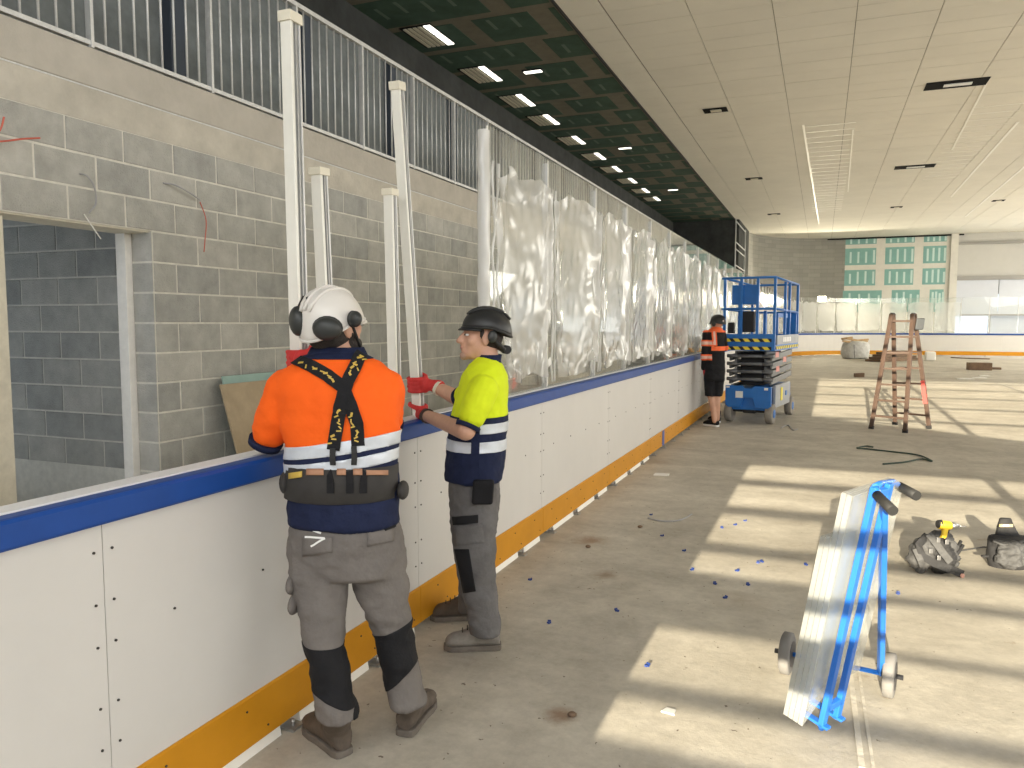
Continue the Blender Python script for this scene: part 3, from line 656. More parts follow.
mat('cable_red', (0.55, 0.12, 0.08), 0.5); mat('cable_grey', (0.35, 0.35, 0.36), 0.5); mat('cable_white', (0.75, 0.74, 0.7), 0.5)
def cable(label, pts, r, m, grp=None):
    q = []
    for i in range(len(pts) - 1):
        for k in range(6):
            t = k / 6; p0 = pts[max(i - 1, 0)]; p1 = pts[i]; p2 = pts[i + 1]; p3 = pts[min(i + 2, len(pts) - 1)]
            q.append(0.5 * ((2 * p1) + (p2 - p0) * t + (2 * p0 - 5 * p1 + 4 * p2 - p3) * t * t + (3 * p1 - p0 - 3 * p2 + p3) * t ** 3))
    q.append(pts[-1]); return tag(obj('cable', MB().tube(q, r, 6), m), label, 'cable', grp)
def wpx(l, off=0.02): return [onx(x, y, XW + o) for (x, y, o) in l]
cable('grey wire hook sticking out of the block wall above the doorway', wpx([(80, 174, 0.0), (87, 176, 0.05), (94, 186, 0.05), (96, 203, 0.03), (89, 213, 0.04)]), 0.006, 'cable_grey')
cable('thin grey wire hanging from the block wall right of the doorway', wpx([(163, 183, 0.0), (175, 185, 0.05), (190, 193, 0.06), (200, 200, 0.04)]), 0.006, 'cable_grey')
cable('thin reddish wire looping down the block wall', wpx([(200, 202, 0.03), (206, 220, 0.03), (205, 240, 0.03), (204, 252, 0.02)]), 0.004, 'cable_red')
cable('white wire dangling over the doorway head', wpx([(84, 214, 0.01), (92, 226, 0.03), (101, 239, 0.02)]), 0.004, 'cable_white')
cable('red and white cable ends sticking out at the wall edge', wpx([(-12, 142, 0.0), (6, 141, 0.06), (22, 139, 0.1), (40, 138, 0.12)]), 0.006, 'cable_red')
cable('red cable end bent upwards at the wall edge', wpx([(-10, 138, 0.0), (0, 130, 0.05), (4, 117, 0.06)]), 0.006, 'cable_red')

# ------------------------------------------------------------------ scissor lift
mat('lift_blue', (0.02, 0.16, 0.52), 0.4, var=0.08, vscale=6); mat('lift_grey', (0.16, 0.165, 0.17), 0.5, 0.2, var=0.1, vscale=10)
mat('lift_panel', (0.33, 0.35, 0.38), 0.5, var=0.08, vscale=5); mat('tyre', (0.27, 0.25, 0.22), 0.85, var=0.1, vscale=20)
mat('hazard_yellow', (0.85, 0.72, 0.06), 0.5); mat('sticker_red', (0.72, 0.30, 0.26), 0.6); mat('sticker_white', (0.85, 0.85, 0.84), 0.6)
fr = onz(751, 424.5)
lt = thing('scissor_lift', 'blue scissor lift with grey folded arms and striped platform beside the boards', 'scissor lift', (fr.x - 0.07, fr.y + 0.1, 0), math.radians(-9))
def lp(name, mb, m, parent=None, bevel=0.0): return obj(name, mb, m, parent or lt, bevel, local=True)
LW, LL = 0.37, 1.85
ch = MB().prism([(-LW, 0, 0.30), (-LW + 0.05, 0, 0.26), (-0.12, 0, 0.26), (-0.08, 0, 0.42), (0.08, 0, 0.42), (0.12, 0, 0.26), (LW - 0.05, 0, 0.26), (LW, 0, 0.30), (LW, 0, 0.62), (0.1, 0, 0.62), (0.06, 0, 0.58), (-0.06, 0, 0.58), (-0.1, 0, 0.62), (-LW, 0, 0.62)], (0, 0.06, 0))
lp('front_bumper', ch, 'lift_blue', None, 0.006)
lp('base', MB().box((-LW + 0.06, 0.06, 0.22), (LW - 0.06, LL - 0.02, 0.58)), 'lift_blue', None, 0.01)
for sx in (-1, 1):
    sd = lp('side_panel', MB().box((sx * LW - (0.05 if sx > 0 else 0.0), 0.34, 0.24), (sx * LW + (0.05 if sx < 0 else 0.0), LL - 0.36, 0.62)), 'lift_panel', None, 0.008)
    lp('handle_plate', MB().box((sx * LW, 0.72, 0.34), (sx * LW + sx * 0.012, 0.84, 0.56)), 'hazard_yellow', sd)
    lp('latch', MB().box((sx * LW, 1.1, 0.40), (sx * LW + sx * 0.012, 1.2, 0.48)), 'lift_blue', sd)
    for yy in (0.16, LL - 0.18):
        c = Vector((sx * (LW - 0.04), yy, 0.165)); w_ = lp('wheel', MB().tube([c - Vector((0.06, 0, 0)), c - Vector((0.045, 0, 0)), c + Vector((0.045, 0, 0)), c + Vector((0.06, 0, 0))], [0.15, 0.165, 0.165, 0.15], 20), 'tyre')
        lp('hub', MB().tube([c + Vector((sx * 0.055, 0, 0)), c + Vector((sx * 0.07, 0, 0))], 0.07, 12), 'lift_blue', w_)
        lp('mudguard', MB().box((sx * (LW - 0.1) - 0.055, yy - 0.11, 0.335), (sx * (LW - 0.1) + 0.055, yy + 0.11, 0.40)), 'lift_blue', w_, 0.01)
nl = 4; z0, z1 = 0.66, 1.17; dz = (z1 - z0) / nl
for k in range(nl):
    za, zb_ = z0 + dz * k + 0.03, z0 + dz * (k + 1) - 0.03
    for sx in (-1, 1):
        lp('scissor_arm', MB().bar((sx * 0.33, 0.12, za), (sx * 0.33, LL - 0.14, zb_), 0.035, 0.10), 'lift_grey', None, 0.006)
        lp('scissor_arm', MB().bar((sx * 0.24, 0.12, zb_), (sx * 0.24, LL - 0.14, za), 0.035, 0.10), 'lift_grey', None, 0.006)
        lp('pivot_pin', MB().tube([(sx * 0.20, 0.1, (za + zb_) / 2), (sx * 0.375, 0.1, (za + zb_) / 2)], 0.03, 10), 'lift_grey')
    lp('cross_tube', MB().tube([(-0.36, 0.1, (za + zb_) / 2), (0.36, 0.1, (za + zb_) / 2)], 0.028, 12), 'lift_grey')
for (yy, zz_) in ((0.35, 1.08), (0.42, 0.84), (0.95, 0.98)): lp('warning_sticker', MB().box((0.348, yy, zz_), (0.353, yy + 0.24, zz_ + 0.09)), 'sticker_red')
lp('serial_sticker', MB().box((-0.2, -0.004, 0.42), (-0.08, 0.0, 0.53)), 'sticker_white')
lp('corner_sticker', MB().box((0.26, -0.004, 0.56), (0.32, 0.0, 0.60)), 'sticker_white'); lp('corner_sticker', MB().box((-0.36, -0.004, 0.58), (-0.30, 0.0, 0.61)), 'sticker_white')
lp('inner_block', MB().box((-0.19, 0.25, 0.62), (0.19, 1.55, 1.16)), 'black', None, 0.01)  # black block added inside to close the view between the arms
lp('drive_motor', MB().box((-0.1, 0.1, 0.16), (0.1, 0.35, 0.3)).tube([(-0.27, 0.16, 0.2), (0.27, 0.16, 0.2)], 0.03, 8), 'black', None, 0.01)
PW = 0.42
pf = lp('platform', MB().box((-PW, -0.05, 1.22), (PW, LL, 1.27)), 'lift_blue', None, 0.006)
for a_, b_ in (((-PW, -0.06, 1.2), (PW, -0.03, 1.47)), ((-PW, LL - 0.03, 1.27), (PW, LL, 1.45)), ((-PW, -0.05, 1.2), (-PW + 0.025, LL, 1.45)), ((PW - 0.025, -0.05, 1.2), (PW, LL, 1.30))): lp('toe_board', MB().box(a_, b_), 'lift_blue', pf, 0.004)
lp('side_label_board', MB().box((PW - 0.02, 0.1, 1.30), (PW + 0.004, LL, 1.45)), 'lift_panel', pf)
for k in range(5): lp('label_mark', MB().box((PW + 0.004, 0.55 + k * 0.13, 1.335), (PW + 0.007, 0.64 + k * 0.13, 1.415)), 'sticker_white', pf)
for zz_ in (1.345, 1.215):
    hb = lp('hazard_band', MB().box((-PW, -0.066, zz_), (PW - 0.05, -0.06, zz_ + 0.052)), 'black', pf)
    for k in range(5):
        x = -PW + 0.02 + k * 0.155; lp('hazard_stripe', MB().prism([(x, -0.069, zz_ + 0.052), (x + 0.085, -0.069, zz_ + 0.052), (x + 0.13, -0.069, zz_), (x + 0.045, -0.069, zz_)], (0, 0.004, 0)), 'hazard_yellow', hb)
hb = lp('hazard_band', MB().box((PW, 0.0, 1.225), (PW + 0.005, LL, 1.275)), 'black', pf)
for k in range(12): lp('hazard_stripe', MB().prism([(PW + 0.004, 0.03 + k * 0.15, 1.275), (PW + 0.004, 0.10 + k * 0.15, 1.275), (PW + 0.004, 0.14 + k * 0.15, 1.225), (PW + 0.004, 0.07 + k * 0.15, 1.225)], (0.004, 0, 0)), 'hazard_yellow', hb)

def rail(pts, r=0.019): lp('guard_rail', MB().tube(pts, r, 8), 'lift_blue')
e = PW - 0.02
for (x, y) in ((-e, -0.03), (-0.13, -0.03), (0.13, -0.03), (e, -0.03), (-e, LL - 0.03), (e, LL - 0.03), (e, 0.75), (-e, 0.9), (e, 1.1)): lp('guard_post', MB().bar((x, y, 1.27), (x, y, 2.38 if y < 0 else 2.34), 0.04, 0.04), 'lift_blue')
for zz_ in (2.38, 1.88): rail([(-e - 0.05, -0.03, zz_), (e, -0.03, zz_), (e, LL - 0.03, zz_ - 0.04), (-e, LL - 0.03, zz_ - 0.04), (-e, -0.03, zz_)])
lp('document_board', MB().box((-0.30, 0.02, 1.95), (0.14, 0.05, 2.27)), 'lift_blue', None, 0.006)
lp('control_box', MB().box((-0.17, 0.03, 1.5), (0.06, 0.16, 1.84)), 'black', None, 0.01)
lp('socket_box', MB().box((-0.36, 0.03, 1.48), (-0.26, 0.12, 1.66)), 'black', None, 0.008)
lp('entry_gate', MB().bar((0.18, 0.3, 1.27), (0.18, 0.3, 1.85), 0.1, 0.04).bar((0.30, 0.6, 1.78), (0.30, 1.7, 1.78), 0.04, 0.07).bar((0.30, 0.6, 1.27), (0.30, 0.6, 1.78), 0.04, 0.05).bar((0.30, 1.7, 1.27), (0.30, 1.7, 1.85), 0.04, 0.22), 'lift_blue')

# ------------------------------------------------------------------ wooden double ladder
mat('ladder_wood', (0.075, 0.045, 0.032), 0.7, var=0.2, vscale=10); mat('rubber', (0.02, 0.02, 0.02), 0.8); mat('red_paint', (0.62, 0.10, 0.09), 0.6); mat('ladder_grey', (0.05, 0.055, 0.06), 0.6)
f1, f2, f3, f4 = onz(871, 429), onz(895, 425), onz(905, 433), onz(929, 429)
ld = thing('double_ladder', 'brown wooden double stepladder standing open on the bare floor', 'ladder', ((f1 + f2 + f3 + f4) / 4))
dm = depth((f1 + f2 + f3 + f4) / 4); t13a, t13b = PX(892.5, 314, dm), PX(913.5, 314, dm)
sep = (f2 - f1).normalized() * 0.03
st = {1: (f1, t13a - sep), 2: (f2, t13a + sep), 3: (f3, t13b - sep), 4: (f4, t13b + sep)}
for k, (p, q) in st.items():
    lg = obj('leg', MB().bar(p + Vector((0, 0, 0.03)), q, 0.035, 0.06, (f3 - f1)), 'ladder_wood', ld, 0.004)
    obj('foot', MB().bar(p, p + (q - p) * 0.03, 0.045, 0.07, (f3 - f1)), 'rubber', lg)
    if k == 4: obj('paint_mark', MB().bar(p + (q - p) * 0.22, p + (q - p) * 0.42, 0.039, 0.064, (f3 - f1)), 'red_paint', lg)
for a_, b_ in ((1, 3), (2, 4)):
    for r in range(7):
        t = (r + 0.85) / 7.3; obj('rung', MB().bar(st[a_][0].lerp(st[a_][1], t), st[b_][0].lerp(st[b_][1], t), 0.03, 0.03), 'ladder_wood', ld, 0.003)
for q in (t13a, t13b): obj('hinge', MB().tube([q - sep * 1.6, q + sep * 1.6], 0.02, 8), 'ladder_grey', ld)
hp = PX(915.5, 324, dm - 0.05); tag(obj('tool_pouch', MB().obox(hp + Vector((0.06, 0, 0)), (0.06, 0.02, 0), (0, 0.03, 0), (0.01, 0, 0.09)), 'ladder_grey', None, 0.015), 'small grey pouch hooked over the top of the wooden ladder', 'pouch')

# ------------------------------------------------------------------ panel trolley with acrylic sheets
mat('trolley_blue', (0.02, 0.15, 0.58), 0.35, var=0.05, vscale=10); mat('grip_black', (0.02, 0.02, 0.02), 0.6); mat('trolley_tyre', (0.20, 0.195, 0.19), 0.8); mat('hub_dark', (0.05, 0.05, 0.055), 0.5)
ZS = 0.14
ZS = 0.10; B1 = onz(798, 723, ZS); ev = Vector((math.sin(math.radians(31)), math.cos(math.radians(31)), 0))
def solve(px, B):
    r = ray(*px); return cC + r * ((B - cC).dot(ev) / r.dot(ev))
T1 = solve((847, 495), B1); up_ = (T1 - B1); HS = up_.length; up_.normalize(); nv_ = ev.cross(up_).normalized()
wl_, wr_ = onz(787, 653, 0.098), onz(889.5, 675, 0.098)
tro = thing('panel_trolley', 'blue two-wheeled panel trolley with black grips carrying clear sheets', 'trolley', ((wl_ + wr_) / 2 - Vector((0, 0, 0.098))))
axd = (wr_ - wl_).normalized()
for c, sg in ((wl_, -1), (wr_, 1)):
    w_ = obj('wheel', MB().tube([c - axd * 0.024, c - axd * 0.018, c + axd * 0.018, c + axd * 0.024], [0.085, 0.097, 0.097, 0.085], 24), 'trolley_tyre', tro)
    obj('hub', MB().tube([c - axd * 0.027, c + axd * 0.027], 0.06, 16).tube([c + axd * sg * 0.02, c + axd * sg * 0.055], 0.012, 8), 'hub_dark', w_)
obj('axle', MB().tube([wl_ + axd * 0.02, wr_ - axd * 0.02], 0.011, 10), 'trolley_blue', tro)
def pl(u, v, o): return B1 + ev * u + up_ * v + nv_ * o
side = 1 if (wr_ - pl(0.5, 0, 0)).dot(nv_) > 0 else -1
um = (0.5 * (wl_ + wr_) - B1).dot(ev)
def rayplane(px, o):
    P0 = pl(0, 0, o); r = ray(*px); return cC + r * ((P0 - cC).dot(nv_) / r.dot(nv_))
OF = side * 0.045
ta, tb = rayplane((833, 676), OF), rayplane((875, 487), OF); tc_, td_ = rayplane((853, 646), OF), rayplane((889, 484), OF)
ua, ub, uc, ud = [(p - B1).dot(ev) for p in (ta, tb, tc_, td_)]
u1 = (ua + ub) / 2; u2 = min(max((uc + ud) / 2, u1 + 0.1), u1 + 0.42)
hv = (tb - B1).dot(up_)
def frame_bar(u): return obj('upright', MB().bar(pl(u, -0.02, OF), pl(u, hv, OF), 0.032, 0.022, nv_), 'trolley_blue', tro, 0.003)
frame_bar(u1); frame_bar(u2)
for u_ in (u1, u2): obj('shoe', MB().obox(pl(u_, -0.012, 0.0), ev * 0.016, up_ * 0.006, nv_ * 0.075).obox(pl(u_, 0.008, -side * 0.078), ev * 0.016, up_ * 0.024, nv_ * 0.004), 'trolley_blue', tro, 0.003)
for v_ in (hv * 0.97, 0.06): obj('cross_bar', MB().bar(pl(u1, v_, OF), pl(u2, v_, OF), 0.03, 0.022, nv_), 'trolley_blue', tro, 0.003)
obj('rear_strut', MB().bar(wr_ - axd * 0.035, PX(884, 500, depth(pl(u1, hv, OF)) + 0.03), 0.034, 0.022, cR), 'trolley_blue', tro, 0.003)
obj('axle_bracket', MB().tube([pl(u1, 0.03, OF), pl(u1, -0.03, OF), pl(u1 + 0.03, -0.035, OF * 0.5), wr_ * 0.5 + wl_ * 0.5], 0.012, 8), 'trolley_blue', tro)
dg = depth(pl(u1, hv, OF))
obj('handle_bar', MB().tube([pl(u1, hv, OF), PX(880, 484, dg + 0.08), PX(893, 482, dg + 0.17), PX(901, 487, dg + 0.2)], 0.013, 8).tube([pl(u1, hv, OF), PX(879, 497, dg - 0.02)], 0.013, 8), 'trolley_blue', tro)
obj('grip', MB().tube([PX(877, 495, dg - 0.02), PX(893, 511, dg - 0.14)], [0.018, 0.019], 12), 'grip_black', tro)
obj('grip', MB().tube([PX(899, 486, dg + 0.2), PX(917, 496, dg + 0.1)], [0.018, 0.019], 12), 'grip_black', tro)
sheets = [(0.011, 1.0, 'clear acrylic sheet, tallest, resting against the blue trolley frame'), (-0.011, 0.99, 'clear acrylic sheet second from the trolley frame'), (-0.033, 0.81, 'shorter clear acrylic sheet third from the trolley frame'), (-0.055, 0.80, 'shorter clear acrylic sheet on the outside of the trolley stack')]
for k, (o_, hh, lab) in enumerate(sheets):
    t = thing('acrylic_sheet', lab, 'acrylic sheet', pl(0.25, 0, o_ * side))
    uv = []
    for p_ in ((798, 723), (829, 680), (855, 668), (864, 631), (898, 485), (893, 480), (847, 495)):
        q_ = rayplane(p_, 0.0) - B1; uv.append((q_.dot(ev), q_.dot(up_) if hh > 0.9 else min(q_.dot(up_), HS * hh)))
    if hh <= 0.9: uv = uv[:4] + [(uv[4][0] * 0.93, HS * hh), (uv[6][0] + 0.0, HS * hh)]
    obj('sheet', MB().prism([pl(u_, v_, o_ * side - 0.009) for u_, v_ in uv], nv_ * 0.018), 'acrylic_edge', t)
    a_, b_ = uv[-1], uv[0]; n_ = 0.0035
    obj('edge', MB().prism([pl(a_[0] - n_, a_[1], o_ * side - 0.0095), pl(a_[0], a_[1], o_ * side - 0.0095), pl(b_[0], b_[1], o_ * side - 0.0095), pl(b_[0] - n_, b_[1], o_ * side - 0.0095)], nv_ * 0.019), 'acrylic_rim', t)
    a_, b_ = uv[-2], uv[-1]
    obj('top_edge', MB().prism([pl(a_[0], a_[1] + n_, o_ * side - 0.0095), pl(a_[0], a_[1], o_ * side - 0.0095), pl(b_[0], b_[1], o_ * side - 0.0095), pl(b_[0], b_[1] + n_, o_ * side - 0.0095)], nv_ * 0.019), 'acrylic_rim', t)

# ------------------------------------------------------------------ figures: helpers
def remesh(mb, name, voxel=0.012, smooth=6, wrinkle=0.0, wscale=9.0, seed=0):
    me = mb.mesh(name); o = D.objects.new('tmp', me); COL.objects.link(o)
    r = o.modifiers.new('r', 'REMESH'); r.mode = 'VOXEL'; r.voxel_size = voxel; r.use_smooth_shade = True
    sm = o.modifiers.new('s', 'SMOOTH'); sm.factor = 0.5; sm.iterations = smooth
    dg_ = bpy.context.evaluated_depsgraph_get(); dg_.update(); out = D.meshes.new_from_object(o.evaluated_get(dg_))
    D.objects.remove(o); D.meshes.remove(me); out.name = name
    if wrinkle:
        sv = Vector((seed, seed * 2.3, 0)); nor = [v.normal.copy() for v in out.vertices]
        for v, n in zip(out.vertices, nor):
            p = v.co; q = Vector((p.x * wscale, p.y * wscale, p.z * wscale * 1.5))
            a = noise.noise(q + sv); b = 1 - abs(noise.noise(q * 1.7 + Vector((5, seed, 3)))) * 2
            v.co = p + n * wrinkle * (a + 0.5 * b)
    return out
def place(me, name, m, parent):
    org = worldloc(parent); me.transform(Matrix.Translation(-org)); me.polygons.foreach_set('use_smooth', [True] * len(me.polygons)); o = link(name, me, m, parent); return o
def cut_copy(src, planes, off, name, m, parent, thick=0.003):
    """clean-edged piece of a garment: bisect by planes (point, normal to throw away), lift it off"""
    bm = bmesh.new(); bm.from_mesh(src)
    for co, no in planes:
        bmesh.ops.bisect_plane(bm, geom=bm.verts[:] + bm.edges[:] + bm.faces[:], plane_co=co, plane_no=no, clear_outer=True)
    bm.normal_update()
    for v in bm.verts: v.co += v.normal * off
    me = D.meshes.new(name); bm.to_mesh(me); bm.free()
    if not len(me.polygons): return None
    o = place(me, name, m, parent); s_ = o.modifiers.new('th', 'SOLIDIFY'); s_.thickness = thick; s_.offset = -1; return o
def ring(y, xl, xr, d, hd, n=22, fy=0.0):
    c = PX((xl + xr) / 2, y, d); a = cR * ((xr - xl) / 2 / FPX * d); b = cH * hd
    return [c + a * math.cos(2 * math.pi * k / n) + b * math.sin(2 * math.pi * k / n) for k in range(n)]
def lrings(mb, lst, grow=0.0): return mb.loft([ring(y, xl - grow, xr + grow, d, hd + grow / FPX * d) for (y, xl, xr, d, hd) in lst])
def head(mb, c, f, up, k=1.0):
    s_ = f.cross(up).normalized()
    def P(x, y, z): return c + (s_ * x + f * y + up * z) * k
    def E(p, a, b, d_): mb.ell(p, s_ * a * k, f * b * k, up * d_ * k)
    E(P(0, -0.012, 0.03), 0.075, 0.096, 0.098); E(P(0, 0.02, -0.035), 0.062, 0.072, 0.07); E(P(0, 0.045, -0.075), 0.045, 0.045, 0.04)
    mb.cap(P(0, 0.078, -0.104), 0.018 * k, P(0, 0.07, -0.1), 0.022 * k); mb.cap(P(0, 0.088, 0.012), 0.009 * k, P(0, 0.112, -0.03), 0.013 * k)
    mb.cap(P(-0.013, 0.098, -0.034), 0.009 * k, P(0.013, 0.098, -0.034), 0.009 * k)
    E(P(0, 0.078, 0.03), 0.052, 0.014, 0.012); E(P(0, 0.088, -0.056), 0.024, 0.012, 0.007); E(P(0, 0.086, -0.069), 0.021, 0.012, 0.008)
    for q in (-1, 1):
        E(P(q * 0.045, 0.055, -0.022), 0.022, 0.025, 0.025); E(P(q * 0.076, -0.008, -0.008), 0.01, 0.02, 0.032)
    return P
def face_parts(P, parent, k=1.0, brow='hair_dark'):
    for q in (-1, 1):
        c = P(q * 0.032, 0.079, 0.004); obj('eye', MB().ell(c, (0.0105 * k, 0, 0), (0, 0.0105 * k, 0), (0, 0, 0.006 * k), 10, 6), 'eye_white', parent)
        c = P(q * 0.032, 0.0885, 0.004); obj('iris', MB().ell(c, (0.0045 * k, 0, 0), (0, 0.0045 * k, 0), (0, 0, 0.005 * k), 8, 6), 'eye_dark', parent)
        obj('eyebrow', MB().tube([P(q * 0.018, 0.094, 0.030), P(q * 0.034, 0.092, 0.035), P(q * 0.052, 0.080, 0.029)], 0.0045 * k, 6), brow, parent)
def grip_hand(pt, axis, wrist, rad, side=1, sc=1.0):
    """gloved hand closed round a post: palm, four fingers and a thumb of unequal length"""
    mb = MB(); a = axis.normalized(); w = wrist - pt; w = (w - a * w.dot(a)).normalized(); s_ = a.cross(w).normalized() * side
    def Q(deg, r, h): 
        t = math.radians(deg); return pt + (w * math.cos(t) + s_ * math.sin(t)) * r + a * h
    pc = pt + w * (rad + 0.022)
    mb.ell(pc + s_ * 0.008, w * 0.022, s_ * 0.036, a * 0.047); mb.cap(wrist, 0.031 * sc, pc, 0.034 * sc)
    mb.cap(wrist + (wrist - pc).normalized() * 0.035, 0.037, wrist, 0.034)
    for k in range(4):
        h = (1.5 - k) * 0.0225; r = rad + 0.013; ln = (0.92, 1.0, 0.95, 0.78)[k]; pts = [Q(12, rad + 0.02, h)] + [Q(g * ln, r, h) for g in (62, 118, 165, 205)]
        for i in range(len(pts) - 1): mb.cap(pts[i], 0.0112 - 0.0006 * i, pts[i + 1], 0.0106 - 0.0006 * i, 8)
    tp = [pc + a * 0.03, Q(-40, rad + 0.016, 0.04), Q(-85, rad + 0.014, 0.048), Q(-125, rad + 0.013, 0.05)]
    for i in range(3): mb.cap(tp[i], 0.0145 - i * 0.0012, tp[i + 1], 0.0132 - i * 0.0012, 8)
    return mb
def loose_hand(wrist, d, palm_n):
    """relaxed hand hanging down"""
    mb = MB(); d = d.normalized(); n = (palm_n - d * palm_n.dot(d)).normalized(); s_ = d.cross(n)
    pc = wrist + d * 0.055; mb.cap(wrist, 0.03, wrist + d * 0.02, 0.03); mb.ell(pc, s_ * 0.042, n * 0.018, d * 0.055)
    for k in range(4):
        b = pc + d * 0.04 + s_ * (1.5 - k) * 0.02; L = (0.07, 0.08, 0.074, 0.058)[k]; m1 = b + d * L * 0.5 + n * 0.01; mb.cap(b, 0.0105, m1, 0.01, 8); mb.cap(m1, 0.01, m1 + d * L * 0.4 + n * 0.025, 0.009, 8)
    t0 = pc - d * 0.015 + s_ * 0.03; mb.cap(t0, 0.014, t0 + s_ * 0.025 + d * 0.03 + n * 0.01, 0.012, 8); mb.cap(t0 + s_ * 0.025 + d * 0.03 + n * 0.01, 0.012, t0 + s_ * 0.03 + d * 0.06 + n * 0.015, 0.01, 8)
    return mb
def helmet(parent, c, f, up, m, hl=0.145, hw=0.12, hh=0.135, peak=0.05, ribs=True):
    """climbing-style hard hat: dome, rolled rim, short peak, rear cradle"""
    s_ = f.cross(up).normalized(); rings = []; n = 32; NR = 12
    for i in range(NR + 1):
        t = math.pi / 2 * (i + 0.35) / (NR + 0.35); rr = math.sin(t) ** 0.9; zz_ = math.cos(t); row = []
        for j in range(n):
            a = 2 * math.pi * j / n; ca, sa = math.cos(a), math.sin(a)
            drop = -0.03 * (i / NR) ** 2 * max(0, -ca) - 0.012 * (i / NR) ** 3 * max(0, ca)
            row.append(c + f * (ca * hl * rr) + s_ * (sa * hw * rr) + up * (zz_ * hh + drop))
        rings.append(row)
    mb = MB().loft(rings, caps=False); top = c + up * (hh + 0.002); o = len(mb.v); mb.v.append(top)
    for j in range(n): mb.f.append((o, (j + 1) % n, j)); mb.smooth.append(True)
    h = obj('helmet', mb, m, parent); s2 = h.modifiers.new('th', 'SOLIDIFY'); s2.thickness = 0.006; s2.offset = -1
    rim = rings[-1]; rm = MB().tube(rim + [rim[0], rim[1]], 0.006, 6, False); obj('rim', rm, m, h)
    pk = MB(); arc = [i for i in range(-6, 7)]; inn = [rim[i % n] for i in arc]; out = [rim[i % n] + f * peak * math.cos(i / 6 * math.pi / 2) - up * 0.012 for i in arc]
    pk.loft([[p, q, q - up * 0.005, p - up * 0.005] for p, q in zip(inn, out)]); obj('peak', pk, m, h)
    if ribs:
        for q in (-0.35, 0, 0.35):
            pts = []
            for k in range(9):
                t = math.radians(-55 + 110 * k / 8); pts.append(c + f * math.sin(t) * hl * 1.0 + s_ * math.sin(q) * hw * math.cos(t) + up * (math.cos(t) * math.cos(q) * hh + 0.004))
            obj('ridge', MB().tube(pts, 0.007, 6), m, h)
    return h, s_
def boot(parent, heel, toe, ankle, m_up, m_sole, L=0.295, seed=1):
    d = (toe - heel); d.z = 0; d.normalize(); s_ = Vector((d.y, -d.x, 0)); h = Vector((heel.x, heel.y, 0)); mb = MB()
    prof = [(0.0, 0.036, 0.11), (0.03, 0.044, 0.135), (0.08, 0.047, 0.14), (0.13, 0.047, 0.125), (0.18, 0.052, 0.098), (0.235, 0.050, 0.085), (L - 0.025, 0.040, 0.072), (L - 0.008, 0.025, 0.055)]
    rings = []
    for (x, w, z) in prof:
        rings.append([h + d * x + s_ * w * math.cos(a) + Vector((0, 0, 0.018 + (z - 0.018) * (0.5 + 0.5 * math.sin(a)) if True else 0)) for a in [2 * math.pi * k / 16 for k in range(16)]])
    mb.loft(rings); ank = Vector((ankle.x, ankle.y, 0)); mb.cap(h + d * 0.06 + Vector((0, 0, 0.09)), 0.052, h * 0.5 + d * 0.03 + ank * 0.5 + Vector((0, 0, 0.20)), 0.058)
    b = place(remesh(mb, 'boot', 0.008, 4, 0.0025, 16, seed), 'boot', m_up, parent)
    so_ = MB(); outl = []
    for (x, w) in ((-0.006, 0.02), (0.0, 0.036), (0.03, 0.044), (0.09, 0.044), (0.15, 0.045), (0.2, 0.052), (0.25, 0.050), (L - 0.02, 0.038), (L, 0.018)): outl.append((x, w))
    poly = [h + d * x + s_ * w for x, w in outl] + [h + d * x - s_ * w for x, w in reversed(outl)]
    so_.prism([p + Vector((0, 0, 0.001)) for p in poly], (0, 0, 0.028)); obj('sole', so_, m_sole, b, 0.004)
    for k in range(4):
        c = h + d * (0.115 + k * 0.025) + Vector((0, 0, 0.140 - k * 0.012)); obj('lace', MB().tube([c - s_ * 0.026 - Vector((0, 0, 0.006)), c + Vector((0, 0, 0.004)), c + s_ * 0.026 - Vector((0, 0, 0.006))], 0.0035, 6), 'lace', b)
    return b
mat('skin', (0.58, 0.33, 0.23), 0.55, var=0.06, vscale=25); mat('eye_white', (0.75, 0.73, 0.7), 0.3); mat('eye_dark', (0.02, 0.014, 0.01), 0.2); mat('hair_dark', (0.03, 0.022, 0.018), 0.7, var=0.3, vscale=60, bump=0.5, bscale=200)
mat('stubble', (0.40, 0.25, 0.19), 0.7, var=0.2, vscale=80)
mat('orange_fab', (1.0, 0.135, 0.012), 0.75, var=0.05, vscale=10, bump=0.15, bscale=60, spec=0.2)
mat('yellow_fab', (0.70, 0.83, 0.02), 0.75, var=0.05, vscale=10, bump=0.15, bscale=60, spec=0.2)
mat('navy_fab', (0.014, 0.02, 0.055), 0.8, var=0.2, vscale=8, bump=0.2, bscale=50, spec=0.2)
mat('reflective', (0.66, 0.70, 0.76), 0.35, 0.2, var=0.05, vscale=30)
mat('trouser_grey', (0.17, 0.155, 0.145), 0.85, var=0.12, vscale=9, bump=0.25, bscale=45, spec=0.2)
mat('trouser_grey2', (0.135, 0.13, 0.13), 0.85, var=0.2, vscale=7, bump=0.25, bscale=45, spec=0.2)
mat('black_fab', (0.014, 0.014, 0.016), 0.85, var=0.2, vscale=10, bump=0.2, bscale=50, spec=0.25)
mat('boot_leather', (0.105, 0.082, 0.064), 0.8, var=0.25, vscale=18); mat('boot_grey', (0.27, 0.25, 0.225), 0.8, var=0.2, vscale=18); mat('sole_rubber', (0.15, 0.13, 0.11), 0.9, var=0.2, vscale=20); mat('lace', (0.06, 0.05, 0.045), 0.8)
mat('helmet_white', (0.72, 0.69, 0.65), 0.3, var=0.03, vscale=6); mat('helmet_black', (0.018, 0.019, 0.02), 0.45); mat('muff_black', (0.03, 0.033, 0.032), 0.45); mat('muff_yellow', (0.80, 0.55, 0.04), 0.5)
